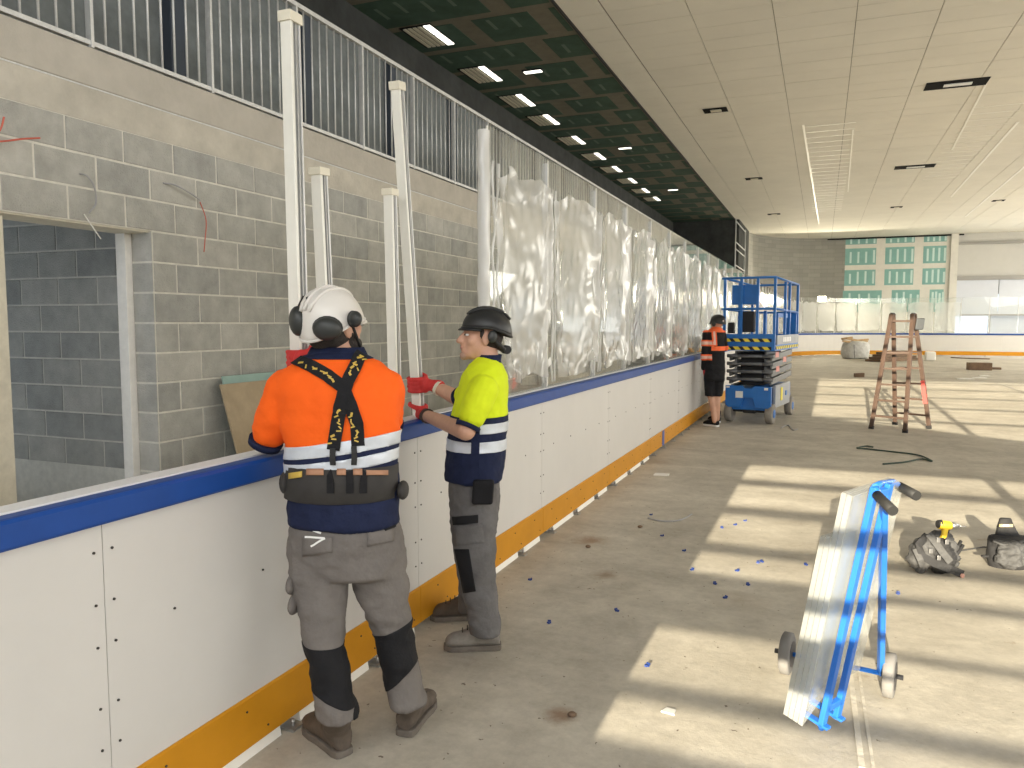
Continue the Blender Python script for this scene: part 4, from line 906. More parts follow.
mat('glove_red', (0.60, 0.035, 0.035), 0.7, var=0.15, vscale=15); mat('glove_white', (0.75, 0.6, 0.58), 0.7); mat('belt_dark', (0.035, 0.032, 0.03), 0.75, var=0.2, vscale=12); mat('copper_tape', (0.42, 0.22, 0.13), 0.6); mat('strap_mark', (0.62, 0.43, 0.08), 0.6); mat('logo_white', (0.85, 0.85, 0.83), 0.6); mat('wrist_band', (0.05, 0.03, 0.025), 0.8)
Z = Vector((0, 0, 1))
def zplane(z, up=True): return (Vector((0, 0, z)), Vector((0, 0, 1 if up else -1)))
def drape(bvh, pts, w, name, m, parent, lift=0.004, thick=0.003, n=5):
    """strap lying on a garment: photo points cast onto the garment's surface"""
    P = []
    for i in range(len(pts) - 1):
        for k in range(n): P.append((pts[i][0] + (pts[i + 1][0] - pts[i][0]) * k / n, pts[i][1] + (pts[i + 1][1] - pts[i][1]) * k / n))
    P.append(pts[-1]); hits = []
    for (x, y) in P:
        r = ray(x, y).normalized(); loc, nor, _, _ = bvh.ray_cast(cC, r)
        if loc is not None: hits.append((loc, nor if nor.dot(r) < 0 else -nor))
    if len(hits) < 2: return None
    rings = []
    for i, (l, nrm) in enumerate(hits):
        t = (hits[min(i + 1, len(hits) - 1)][0] - hits[max(i - 1, 0)][0]).normalized(); n_ = (nrm - t * nrm.dot(t)).normalized(); s_ = t.cross(n_); c = l + n_ * lift
        rings.append([c - s_ * w / 2, c + s_ * w / 2, c + s_ * w / 2 + n_ * thick, c - s_ * w / 2 + n_ * thick])
    return obj(name, MB().loft(rings, sm=False), m, parent)
def patch(bvh, poly, name, m, parent, lift=0.003, n=6):
    """flat print or panel on cloth: a photo quad cast onto the garment"""
    (x0, y0), (x1, y1), (x2, y2), (x3, y3) = poly; vs = []; ok = True
    for j in range(n + 1):
        for i in range(n + 1):
            u, v = i / n, j / n; x = (x0 * (1 - u) + x1 * u) * (1 - v) + (x3 * (1 - u) + x2 * u) * v; y = (y0 * (1 - u) + y1 * u) * (1 - v) + (y3 * (1 - u) + y2 * u) * v
            l, nr, _, _ = bvh.ray_cast(cC, ray(x, y).normalized())
            if l is None: return None
            vs.append(l + (nr if nr.dot(ray(x, y)) < 0 else -nr) * lift)
    fs = [(j * (n + 1) + i, j * (n + 1) + i + 1, (j + 1) * (n + 1) + i + 1, (j + 1) * (n + 1) + i) for j in range(n) for i in range(n)]
    o = obj(name, MB().add(vs, fs, True), m, parent); s_ = o.modifiers.new('th', 'SOLIDIFY'); s_.thickness = 0.003; s_.offset = 0; return o
def bvh_of(*meshes_world):
    vs = []; fs = []
    for me in meshes_world:
        o = len(vs); vs += [v.co.copy() for v in me.vertices]; fs += [tuple(i + o for i in p.vertices) for p in me.polygons]
    return BVHTree.FromPolygons(vs, fs)

# ------------------------------------------------------------------ worker in orange shirt and white helmet
wA = thing('person', 'person in orange shirt, tool belt and white helmet holding up a tall post', 'person', onz(368, 738))
dA = 2.88
tors = [(353, 316, 362, dA, 0.075), (361, 298, 380, dA, 0.10), (374, 274, 394, dA, 0.125), (392, 272, 399, dA, 0.14), (415, 280, 400, dA, 0.14), (445, 286, 397, dA, 0.135), (468, 287, 396, dA, 0.135), (500, 289, 398, dA, 0.14), (523, 290, 399, dA, 0.14)]
pelv = [(508, 296, 394, 2.89, 0.12), (530, 289, 401, 2.89, 0.135), (555, 288, 406, 2.9, 0.135), (572, 292, 404, 2.9, 0.12)]
legL = [(555, 289, 350, 2.89, 0.10), (590, 294, 346, 2.87, 0.092), (620, 300, 344, 2.85, 0.085), (650, 307, 344, 2.83, 0.08), (680, 313, 349, 2.80, 0.075), (700, 317, 353, 2.79, 0.072), (717, 317, 358, 2.79, 0.078)]
legR = [(555, 346, 406, 2.91, 0.10), (590, 357, 408, 2.93, 0.092), (620, 370, 410, 2.95, 0.085), (650, 379, 413, 2.97, 0.078), (680, 385, 420, 2.98, 0.074), (692, 387, 423, 2.98, 0.072), (703, 389, 427, 2.98, 0.078)]
shL, elL = PX(287, 388, 2.88), PX(268, 438, 2.95); shR, elR = PX(384, 388, 2.90), PX(388, 428, 3.06)
pA_top, pA_bot = onx(290, 13, XP), Vector((XP, onx(300, 340, XP).y, zr)); axA = (pA_top - pA_bot).normalized()
gL = pA_bot + axA * (onx(297, 360, XP).z - zr); wrL = gL + (Vector((0.75, -0.55, -0.12))).normalized() * 0.105
gR = Vector((XP - 0.0, onx(331, 420, XP).y, 1.36)); wrR = gR + Vector((0.08, 0.05, -0.01))
bodyA = MB(); lrings(bodyA, [(y, a + 5, b - 5, d, h - 0.018) for y, a, b, d, h in tors]); lrings(bodyA, [(y, a + 5, b - 5, d, h - 0.018) for y, a, b, d, h in pelv])
lrings(bodyA, [(y, a + 5, b - 5, d, h - 0.018) for y, a, b, d, h in legL]); lrings(bodyA, [(y, a + 5, b - 5, d, h - 0.018) for y, a, b, d, h in legR])
for sh, el, wr in ((shL, elL, wrL), (shR, elR, wrR)): bodyA.cap(sh, 0.055, el, 0.045).cap(el, 0.046, wr, 0.029)
hcA = PX(335, 328, 2.89); fh = (cH * 0.80 + cR * 0.60).normalized(); th = math.radians(16); fA = fh * math.cos(th) + Z * math.sin(th); uA = Z * math.cos(th) - fh * math.sin(th)
bodyA.cap(PX(338, 360, 2.89), 0.066, hcA - Z * 0.05, 0.06); PA = head(bodyA, hcA, fA, uA, 1.02)
place(remesh(bodyA, 'body', 0.009, 3), 'body', 'skin', wA); face_parts(PA, wA)
hb_ = MB(); hb_.ell(PA(0, -0.03, -0.012), uA * 0.0 + fA.cross(uA) * 0.079, fA * 0.088, uA * 0.07); place(remesh(hb_, 'hair', 0.008, 2), 'hair', 'hair_dark', wA)
bd = MB(); bd.ell(PA(0, 0.045, -0.082), fA.cross(uA) * 0.052, fA * 0.052, uA * 0.044); bd.ell(PA(0.05, 0.02, -0.06), fA.cross(uA) * 0.02, fA * 0.03, uA * 0.045); place(remesh(bd, 'beard', 0.008, 2), 'beard', 'hair_dark', wA)
shirt = MB(); lrings(shirt, tors); shirt.cap(shL, 0.076, PX(270, 431, 2.93), 0.068).cap(shR, 0.074, PX(387, 417, 3.02), 0.066)
shA = remesh(shirt, 'shirt', 0.0095, 5, 0.008, 7, 3); bvA = bvh_of(shA)
zb0, zb1 = PX(340, 452, 2.75).z, PX(340, 441, 2.75).z
srcA = shA.copy(); so_A = place(shA, 'shirt', 'orange_fab', wA)
tA_ = MB(); lrings(tA_, tors); torA = remesh(tA_, 'torso', 0.0095, 5, 0.008, 7, 3)
def tilted(yl_, yr_, top):
    a_ = PX(288, yl_, 2.78); b_ = PX(396, yr_, 2.78); n_ = (b_ - a_).cross(cH).normalized(); n_ = n_ if n_.z > 0 else -n_
    return (a_, n_ if top else -n_)
cut_copy(torA, [tilted(459, 444, True)], 0.004, 'navy_tail', 'navy_fab', wA)
cut_copy(torA, [tilted(448, 433, True), tilted(461, 446, False)], 0.007, 'reflective_band', 'reflective', wA)
cut_copy(torA, [tilted(466, 451, True), tilted(478, 462, False)], 0.007, 'reflective_band', 'reflective', wA)
cut_copy(srcA, [zplane(PX(338, 359, 2.85).z, False)], 0.004, 'collar_base', 'navy_fab', wA)
col = MB(); 
for (y0_, g_) in ((362, 6), (349, 0)): pass
cr = [ring(363, 303, 372, 2.885, 0.083, 24), ring(355, 307, 368, 2.885, 0.078, 24), ring(347, 311, 364, 2.885, 0.072, 24)]
co_ = obj('collar', MB().loft(cr, caps=False), 'navy_fab', wA); s_ = co_.modifiers.new('th', 'SOLIDIFY'); s_.thickness = 0.008
ea = (PX(270, 431, 2.93) - shL).normalized(); ebn = PX(270, 431, 2.93) + ea * 0.045
obj('sleeve_cuff', MB().tube([ebn - ea * 0.004, ebn + ea * 0.022], [0.066, 0.062], 24), 'navy_fab', wA)
er = (PX(387, 417, 3.02) - shR).normalized(); obj('sleeve_cuff', MB().tube([PX(387, 417, 3.02) + er * 0.04, PX(387, 417, 3.02) + er * 0.066], [0.064, 0.06], 24), 'navy_fab', wA)
tro_ = MB(); lrings(tro_, pelv); lrings(tro_, legL); lrings(tro_, legR)
trA = remesh(tro_, 'trousers', 0.0095, 4, 0.011, 8, 5); srcT = trA.copy(); bvT = bvh_of(trA); tA = place(trA, 'trousers', 'trouser_grey', wA)
mid = PX(358, 640, 2.9)
def knee(src, xs, y_top, y_bot, dd, tilt, nm, par, m='black_fab', off=0.003):
    # black stretch panel: between two (tilted) planes
    a_ = PX(xs, y_top, dd); b_ = PX(xs, y_bot, dd); sidep = (PX(mid_x, 640, dd), cR if xs < mid_x else -cR)
    return cut_copy(src, [(a_, (Z + cR * tilt[0]).normalized()), (b_, (-Z + cR * tilt[1]).normalized()), sidep], off, nm, m, par)
mid_x = 362
knee(srcT, 328, 648, 694, 2.78, (0.05, -0.5), 'knee_panel', tA); knee(srcT, 400, 626, 680, 2.92, (-0.35, 0.95), 'knee_panel', tA)
for pl_, nm in (([(303, 538), (333, 537), (333, 552), (303, 556)], 'pocket_flap'), ([(367, 531), (393, 528), (393, 541), (367, 546)], 'pocket_flap')): patch(bvT, pl_, nm, 'trouser_grey', tA, 0.005)
for seg in (((305, 527), (322, 533)), ((306, 537), (326, 538)), ((326, 538), (312, 546))): drape(bvT, list(seg), 0.007, 'logo_stroke', 'logo_white', tA, 0.008, 0.002)
drape(bvT, [(384, 531), (394, 526)], 0.008, 'logo_stroke', 'black_fab', tA, 0.009, 0.002)
for (x, y) in ((293, 583), (295, 603)):
    c = PX(x, y, 2.86); obj('cargo_pocket', MB().ell(c, cR * 0.02, cH * 0.07, Z * 0.038, 14, 10), 'trouser_grey', tA)
# braces and tool belt
drape(bvA, [(297, 361), (312, 367), (328, 376), (343, 388), (350, 404), (357, 424), (358, 446)], 0.047, 'brace_strap', 'black_fab', wA, 0.006)
drape(bvA, [(361, 355), (356, 365), (350, 377), (345, 390), (340, 408), (337, 430), (334, 450)], 0.047, 'brace_strap', 'black_fab', wA, 0.009)
random.seed(11)
for base in ([(352, 410), (358, 442)], [(340, 408), (335, 445)], [(303, 364), (335, 381)], [(360, 357), (352, 374)]):
    for k in range(9):
        t = (k + 0.5) / 9; x = base[0][0] + (base[1][0] - base[0][0]) * t + random.uniform(-3.5, 3.5); y = base[0][1] + (base[1][1] - base[0][1]) * t; a_ = random.uniform(0, 3.1)
        drape(bvA, [(x, y), (x + 4.5 * math.cos(a_), y + 3.5 * math.sin(a_))], random.choice((0.005, 0.008)), 'strap_mark', 'strap_mark', wA, 0.0135, 0.0015, 2)
belt = []
for (y, g) in ((462.5, 0), (463.5, 3), (478, 4), (495, 4), (496, 0)): belt.append(ring(y, 287 - g / 2, 397 + g / 2, 2.88, 0.146 + g * 0.002, 40))
bo = obj('tool_belt', MB().loft(belt, caps=False), 'belt_dark', wA)
bvB = BVHTree.FromPolygons([p for r_ in belt for p in r_], [(i * 40 + j, i * 40 + (j + 1) % 40, (i + 1) * 40 + (j + 1) % 40, (i + 1) * 40 + j) for i in range(4) for j in range(40)])
for x0, x1 in ((307, 324), (337, 346), (353, 362), (366, 387)): patch(bvB, [(x0, 470), (x1, 470), (x1, 475), (x0, 475)], 'copper_patch', 'copper_tape', bo, 0.006, 3)
patch(bvB, [(290, 473), (303, 471), (303, 477), (290, 479)], 'yellow_patch', 'strap_mark', bo, 0.006, 3)
for x in (331, 350, 363): drape(bvB, [(x, 464), (x, 493)], 0.026, 'belt_loop', 'black_fab', bo, 0.004, 0.006, 3)
for x, yt in ((334, 448), (354, 446)): drape(bvh_of(srcA), [(x, yt), (x, 464)], 0.02, 'brace_clip', 'black', wA, 0.012, 0.006, 3)
pb = PX(403, 490, 2.86); obj('belt_pouch', MB().ell(pb, cR * 0.022, cH * 0.05, Z * 0.035, 14, 10), 'belt_dark', bo)
pb = PX(287, 482, 2.86); obj('belt_pouch', MB().ell(pb, cR * 0.025, cH * 0.06, Z * 0.045, 14, 10), 'belt_dark', bo)
# helmet with stowed ear muffs
hA, sA = helmet(wA, PA(0, -0.01, 0.018), fA, uA, 'helmet_white', 0.130, 0.112, 0.137, 0.015)
def muff(px, d, a, b, ang, parent, ring_m='muff_yellow'):
    c = PX(px[0], px[1], d); u = cR * math.cos(ang) + cH * math.sin(ang); v = (c - PA(0, 0, 0.03)); v.normalize(); w1 = (cU - v * cU.dot(v)).normalized(); w2 = v.cross(w1)
    m_ = obj('ear_muff', MB().ell(c, w2 * a, w1 * b, v * 0.032, 18, 10), 'muff_black', parent); obj('muff_cushion', MB().ell(c - v * 0.014, w2 * a * 1.06, w1 * b * 1.05, v * 0.014, 18, 8), ring_m, m_); return m_
muff((298, 321), 2.82, 0.046, 0.056, 0, hA); muff((327, 329), 2.745, 0.052, 0.043, 0, hA, 'muff_black'); muff((355, 319), 2.785, 0.022, 0.030, 0, hA, 'muff_black')
obj('muff_arm', MB().tube([PX(312, 300, 2.80), PX(304, 298, 2.83), PX(300, 306, 2.86)], 0.009, 8), 'black', hA)
obj('chin_strap', MB().tube([PA(0.072, 0.02, 0.02), PA(0.079, 0.022, -0.03), PA(0.062, 0.045, -0.085), PA(0, 0.06, -0.118), PA(-0.062, 0.045, -0.085), PA(-0.079, 0.022, -0.03), PA(-0.072, 0.02, 0.02)], 0.006, 6), 'black', hA)
# gloves and boots
for (pt, wr, sd) in ((gL, wrL, -1), (gR, wrR, 1)): place(remesh(grip_hand(pt, axA, wr, 0.036, sd), 'glove', 0.005, 2), 'glove', 'glove_red', wA)
boot(wA, onz(345, 757), onz(312, 730), PX(338, 722, 2.79), 'boot_leather', 'sole_rubber', 0.30, 1)
boot(wA, onz(404, 737), onz(424, 710), PX(409, 708, 2.98), 'boot_leather', 'sole_rubber', 0.30, 2)

# ------------------------------------------------------------------ worker in yellow shirt and black helmet
wB = thing('person', 'person in yellow and navy shirt and black helmet gripping a leaning post', 'person', onz(478, 640))
dB = 3.80
tB = [(357, 478, 497, dB, 0.06), (364, 469, 502, dB, 0.115), (375, 463, 507, dB, 0.165), (392, 457, 508, dB, 0.185), (415, 451, 507, dB, 0.175), (435, 448, 506, dB, 0.168), (458, 446, 505, dB, 0.168), (478, 445, 502, dB, 0.172)]
pB = [(468, 450, 500, dB, 0.15), (490, 449, 500, dB, 0.16), (512, 450, 498, dB, 0.16), (530, 452, 497, dB, 0.14)]
lN = [(512, 450, 498, 3.72, 0.085), (535, 451, 496, 3.71, 0.085), (560, 455, 495, 3.70, 0.08), (590, 462, 497, 3.70, 0.075), (615, 468, 499, 3.71, 0.072), (634, 471, 500, 3.71, 0.072)]
lF = [(512, 451, 497, 3.88, 0.085), (540, 455, 489, 3.90, 0.08), (575, 458, 485, 3.92, 0.074), (600, 459, 482, 3.95, 0.07), (611, 459, 482, 3.96, 0.068)]
axC = (pc_top - pc_bot).normalized()
def on_post(z): return pc_bot + (pc_top - pc_bot) * ((z - pc_bot.z) / (pc_top.z - pc_bot.z))
zn, zf = onx(420, 412, XP).z, onx(417, 384, XP).z
gN, gF = on_post(zn), on_post(zf)
wN = gN + (PX(437, 421, 3.86) - gN).normalized() * 0.10; wF = gF + (PX(436, 386, 4.14) - gF).normalized() * 0.10
sN, eN = PX(483, 390, 3.62), PX(466, 431, 3.58); sF, eF = PX(478, 389, 3.95), PX(460, 399, 4.06)
bB = MB(); sh_ = lambda L: [(y, a + 4, b - 4, d, h - 0.018) for y, a, b, d, h in L]
for L in (tB, pB, lN, lF): lrings(bB, sh_(L))
bB.cap(sN, 0.055, eN, 0.044).cap(eN, 0.046, wN, 0.03).cap(sF, 0.055, eF, 0.044).cap(eF, 0.046, wF, 0.03)
hcB = PX(481.5, 337.5, 3.80); fhB = (-cR * 0.96 - cH * 0.22).normalized(); tb_ = math.radians(7); fB = fhB * math.cos(tb_) + Z * math.sin(tb_); uB = Z * math.cos(tb_) - fhB * math.sin(tb_)
bB.cap(PX(488, 366, 3.8), 0.062, hcB - Z * 0.05 - fB * 0.02, 0.057); PB = head(bB, hcB, fB, uB, 1.0)
bodB = place(remesh(bB, 'body', 0.0065, 3), 'body', 'skin', wB); face_parts(PB, wB)
obj('lips', MB().ell(PB(0, 0.094, -0.062), fB.cross(uB) * 0.022, fB * 0.006, uB * 0.006, 12, 6), mat('lip', (0.45, 0.20, 0.16), 0.5), wB)
sB_ = fB.cross(uB)
hm = MB(); hm.ell(PB(0, -0.04, 0.01), sB_ * 0.078, fB * 0.068, uB * 0.075); hm.ell(PB(-0.07, 0.012, 0.02), sB_ * 0.008, fB * 0.012, uB * 0.03); hm.ell(PB(0.07, 0.012, 0.02), sB_ * 0.008, fB * 0.012, uB * 0.03); place(remesh(hm, 'hair', 0.006, 2), 'hair', 'hair_dark', wB)
gt = MB(); gt.ell(PB(0, 0.078, -0.098), sB_ * 0.026, fB * 0.020, uB * 0.022); place(remesh(gt, 'beard', 0.005, 2), 'beard', 'stubble', wB)
hB, _ = helmet(wB, PB(0, -0.024, 0.05), fB, uB, 'helmet_black', 0.127, 0.108, 0.098, 0.018)
obj('rear_dial', MB().tube([PB(-0.03, -0.13, -0.045), PB(0.03, -0.13, -0.045)], 0.022, 12), 'black', hB); obj('rear_cradle', MB().tube([PB(-0.085, -0.04, 0.0), PB(-0.06, -0.1, -0.04), PB(0, -0.125, -0.05), PB(0.06, -0.1, -0.04), PB(0.085, -0.04, 0.0)], 0.012, 8), 'black', hB)
for q in (-1, 1): obj('helmet_clip', MB().ell(PB(q * 0.098, -0.035, 0.01), sB_ * 0.012, fB * 0.024, uB * 0.03, 12, 8), 'muff_black', hB)
sh2 = MB(); lrings(sh2, tB); hemN = sN.lerp(eN, 0.62); hemF = sF.lerp(eF, 0.6); sh2.cap(sN, 0.074, hemN, 0.066).cap(sF, 0.074, hemF, 0.066)
sB2 = remesh(sh2, 'shirt', 0.008, 5, 0.007, 8, 8); srcB = sB2.copy(); place(sB2, 'shirt', 'yellow_fab', wB)
aN = (eN - sN).normalized()
armfree = (sN + (hemN - sN) * 0.0, Vector((0, 0, 1)))
def bandB(y0, y1, off, nm, m):
    torso_only = MB(); lrings(torso_only, tB); return torso_only
tt_ = MB(); lrings(tt_, tB); torB = remesh(tt_, 'torso', 0.008, 5, 0.007, 8, 8); bvTB = bvh_of(torB)
def zt_(y): return PX(478, y, 3.65).z
cut_copy(torB, [zplane(zt_(418))], 0.003, 'navy_panel', 'navy_fab', wB)
for y0_, y1_ in ((424, 434), (442, 453)): cut_copy(torB, [zplane(zt_(y0_)), zplane(zt_(y1_), False)], 0.006, 'reflective_band', 'reflective', wB)
drape(bvTB, [(476, 417), (475, 478)], 0.04, 'side_panel', 'navy_fab', wB, 0.008, 0.003)
cr = [ring(367, 470, 503, 3.80, 0.082, 24), ring(361, 474, 501, 3.80, 0.075, 24), ring(354.5, 478, 502, 3.80, 0.067, 24)]
co_ = obj('collar', MB().loft(cr, caps=False), 'navy_fab', wB); s_ = co_.modifiers.new('th', 'SOLIDIFY'); s_.thickness = 0.007
obj('sleeve_cuff', MB().tube([hemN + aN * 0.046, hemN + aN * 0.066], [0.061, 0.058], 24), 'navy_fab', wB)
aF = (eF - sF).normalized(); obj('sleeve_cuff', MB().tube([hemF + aF * 0.046, hemF + aF * 0.066], [0.061, 0.058], 24), 'navy_fab', wB)
tr2 = MB()
for L in (pB, lN, lF): lrings(tr2, L)
trB = remesh(tr2, 'trousers', 0.009, 4, 0.009, 9, 13); srcTB = trB.copy(); bvLB = bvh_of(trB); tBo = place(trB, 'trousers', 'trouser_grey2', wB)
patch(bvLB, [(455, 549), (469, 549), (476, 591), (464, 593)], 'knee_panel', 'black_fab', tBo, 0.004)
patch(bvLB, [(453, 517), (478, 515), (478, 523), (454, 525)], 'pocket_flap', 'black_fab', tBo, 0.006); patch(bvLB, [(454, 526), (482, 524), (484, 543), (456, 546)], 'cargo_pocket', 'trouser_grey2', tBo, 0.010)
hp_ = PX(483, 492, 3.61); obj('holster', MB().obox(hp_, cR * 0.05, cH * 0.02, Z * 0.058 + cR * 0.004), 'black_fab', wB, 0.012)
wb_d = (wN - eN).normalized(); obj('wrist_band', MB().tube([wN - wb_d * 0.075, wN - wb_d * 0.02], [0.040, 0.037], 16), 'wrist_band', wB)
g1 = place(remesh(grip_hand(gN, axC, wN, 0.034, 1), 'glove', 0.005, 2), 'glove', 'glove_red', wB); g2 = place(remesh(grip_hand(gF, axC, wF, 0.034, -1), 'glove', 0.005, 2), 'glove', 'glove_red', wB)
wd = (wF - eF).normalized(); obj('glove_cuff', MB().tube([wF - wd * 0.045, wF - wd * 0.03], 0.041, 14), 'cap_cream', g2)
boot(wB, onz(500, 648), onz(452, 649), PX(487, 632, 3.71), 'boot_grey', 'sole_rubber', 0.285, 3)
boot(wB, onz(480, 618), onz(449, 619), PX(470, 610, 3.96), 'boot_leather', 'sole_rubber', 0.28, 4)

# ------------------------------------------------------------------ far worker beside the lift
wC = thing('person', 'person in black jacket with orange hi-vis and black shorts beside the scissor lift', 'person', onz(712, 424))
dC = 12.15
tC = [(327.5, 713, 720, dC, 0.06), (330, 710, 722, dC, 0.1), (334, 706, 724, dC, 0.14), (345, 705, 724.5, dC, 0.15), (360, 705, 724.5, dC, 0.14), (370, 704.5, 725, dC, 0.15)]
sC = [(366, 705, 725, dC, 0.14), (380, 704, 724.5, dC, 0.15)]
lC1 = [(376, 704, 714.5, dC, 0.09), (396, 705, 714.5, dC, 0.09)]; lC2 = [(376, 713, 724.5, dC, 0.09), (396, 713, 722.5, dC, 0.09)]
bC = MB()
for L in (tC, sC, lC1, lC2): lrings(bC, [(y, a + 1, b - 1, d, h - 0.015) for y, a, b, d, h in L])
bC.cap(PX(710, 392, dC), 0.055, PX(712.5, 404, dC), 0.053).cap(PX(712.5, 404, dC), 0.053, PX(714.5, 421, dC), 0.036).cap(PX(717, 392, dC), 0.055, PX(717, 404, dC), 0.053).cap(PX(717, 404, dC), 0.053, PX(717.5, 419, dC + 0.05), 0.036)
shC, elC, wrC = PX(706.5, 335, dC), PX(705, 353, dC - 0.05), PX(704, 368, dC + 0.05); shD, elD, wrD = PX(722, 335, dC + 0.05), PX(724.5, 348, dC + 0.2), PX(722, 342, dC + 0.4)
bC.cap(shC, 0.05, elC, 0.04).cap(elC, 0.04, wrC, 0.028).cap(shD, 0.05, elD, 0.04).cap(elD, 0.04, wrD, 0.028)
hcC = PX(717.5, 323, dC); fC = (cH * 0.75 - cR * 0.66).normalized(); bC.cap(PX(716.5, 329, dC), 0.06, hcC - Z * 0.05, 0.055); PC = head(bC, hcC, fC, Z, 1.0)
bC.cap(wrD, 0.03, wrD + Z * 0.08, 0.02)
place(remesh(bC, 'body', 0.011, 3), 'body', 'skin', wC); face_parts(PC, wC)
jk = MB(); lrings(jk, tC); jk.cap(shC, 0.068, elC, 0.056).cap(elC, 0.056, wrC, 0.045).cap(shD, 0.068, elD, 0.056).cap(elD, 0.056, wrD, 0.045)
jC = remesh(jk, 'jacket', 0.012, 4, 0.006, 8, 21); srcC = jC.copy(); bvC = bvh_of(jC); place(jC, 'jacket', 'black_fab', wC)
mat('hivis', (1.0, 0.17, 0.05), 0.7); mat('silver_pink', (0.85, 0.55, 0.47), 0.5)
cut_copy(srcC, [zplane(PX(714, 327, dC).z), zplane(PX(714, 332.5, dC).z, False)], 0.012, 'hivis_collar', 'hivis', wC)
cut_copy(srcC, [zplane(PX(714, 346, dC).z), zplane(PX(714, 350.5, dC).z, False), (PX(709.5, 340, dC), -cR)], 0.008, 'hivis_band', 'hivis', wC)
cut_copy(srcC, [zplane(PX(714, 340, dC).z), zplane(PX(714, 346, dC).z, False), (PX(711.5, 340, dC), cR)], 0.008, 'hivis_armband', 'hivis', wC)
cut_copy(srcC, [zplane(PX(714, 354, dC).z), zplane(PX(714, 360, dC).z, False), (PX(710.0, 340, dC), cR)], 0.008, 'hivis_armband', 'hivis', wC)
cut_copy(srcC, [zplane(PX(714, 341.5, dC).z), zplane(PX(714, 344.5, dC).z, False), (PX(711.5, 340, dC), cR)], 0.012, 'silver_tape', 'silver_pink', wC)
cut_copy(srcC, [zplane(PX(714, 355.5, dC).z), zplane(PX(714, 358.5, dC).z, False), (PX(710.0, 340, dC), cR)], 0.012, 'silver_tape', 'silver_pink', wC)
drape(bvC, [(714, 331), (715, 346)], 0.075, 'hivis_stripe', 'hivis', wC, 0.008); drape(bvC, [(714.3, 332), (715, 345)], 0.03, 'silver_stripe', 'silver_pink', wC, 0.013)
shs = MB()
for L in (sC, lC1, lC2): lrings(shs, L)
place(remesh(shs, 'shorts', 0.012, 4, 0.006, 8, 23), 'shorts', 'black_fab', wC)
hC_, _ = helmet(wC, PC(0, -0.01, 0.01), fC, Z, 'helmet_black', 0.13, 0.112, 0.115, 0.04)
obj('ear_muff', MB().ell(PC(0.10, 0.0, -0.01), fC.cross(Z) * 0.025, fC * 0.035, Z * 0.045, 12, 8), 'muff_black', hC_); obj('ear_muff', MB().ell(PC(-0.10, 0.0, -0.01), fC.cross(Z) * 0.025, fC * 0.035, Z * 0.045, 12, 8), 'muff_black', hC_)
obj('badge', MB().ell(PC(-0.03, -0.125, 0.03), fC.cross(Z) * 0.02, fC * 0.008, Z * 0.015, 10, 6), 'glove_white', hC_)
place(remesh(loose_hand(wrC, -Z + cR * 0.05, cR), 'glove', 0.006, 2), 'glove', 'glove_red', wC); place(remesh(loose_hand(wrD, Z - cR * 0.3, cR), 'glove', 0.006, 2), 'glove', 'glove_red', wC)
boot(wC, onz(718, 427), onz(703, 425), PX(715, 419, dC), 'black_fab', 'paper_white', 0.29, 6); boot(wC, onz(719, 423), onz(704, 420), PX(717.5, 417, dC + 0.05), 'black_fab', 'paper_white', 0.29, 7)

# ------------------------------------------------------------------ tool pouches, drill, litter, far items
mat('canvas_black', (0.022, 0.022, 0.024), 0.8, var=0.3, vscale=20, bump=0.3, bscale=60); mat('canvas_grey', (0.07, 0.07, 0.072), 0.8, var=0.3, vscale=18, bump=0.3, bscale=60)
mat('drill_yellow', (0.80, 0.55, 0.03), 0.45); mat('clip_blue', (0.02, 0.05, 0.22), 0.5); mat('scrap_white', (0.8, 0.79, 0.75), 0.7); mat('wood_tan', (0.45, 0.31, 0.16), 0.8, var=0.25, vscale=14); mat('card_brown', (0.17, 0.11, 0.07), 0.85, var=0.2, vscale=8); mat('rubble_bag', (0.55, 0.55, 0.53), 0.85, var=0.15, vscale=9, bump=0.4, bscale=20); mat('dark_green_hose', (0.03, 0.06, 0.045), 0.6); mat('tool_steel', (0.35, 0.35, 0.36), 0.35, 0.8)
pc0 = onz(938, 573); dpp = depth(pc0)
tp = thing('tool_belt', 'crumpled dark grey tool belt with pouches and straps heaped on the floor', 'tool belt', pc0)
def heap(name, px, d, a, b, c, m, seed, par, rot=0.0):
    p = PX(*px, d); mb = MB(); ax = cR * math.cos(rot) + Z * math.sin(rot); az = Z * math.cos(rot) - cR * math.sin(rot); mb.ell(p, ax * a, cH * b, az * c, 20, 14)
    me = remesh(mb, name, 0.009, 2, 0.026, 17, seed); 
    for v in me.vertices: v.co.z = max(v.co.z, 0.003)
    return place(me, name, m, par)
heap('pouch', (922, 553), dpp - 0.02, 0.075, 0.07, 0.12, 'canvas_grey', 3, tp, -0.3); heap('pouch', (938, 556), dpp, 0.10, 0.09, 0.11, 'canvas_black', 7, tp, 0.2); heap('pouch', (945, 549), dpp + 0.05, 0.07, 0.07, 0.13, 'canvas_grey', 12, tp, 0.35)
def strap(pts, w, m, par, nm='strap'):
    rings = []; P = [Vector(p) for p in pts]
    for i, p in enumerate(P):
        t = (P[min(i + 1, len(P) - 1)] - P[max(i - 1, 0)]).normalized(); s_ = t.cross(-cF).normalized(); n_ = s_.cross(t); rings.append([p - s_ * w / 2, p + s_ * w / 2, p + s_ * w / 2 + n_ * 0.008, p - s_ * w / 2 + n_ * 0.008])
    return obj(nm, MB().loft(rings, sm=False), m, par)
dn = dpp - 0.1
strap([PX(926, 536, dn + 0.05), PX(918, 545, dn), PX(922, 556, dn - 0.02), PX(934, 563, dn - 0.03), PX(950, 569, dn - 0.04), onz(962, 574, 0.02)], 0.05, 'canvas_black', tp)
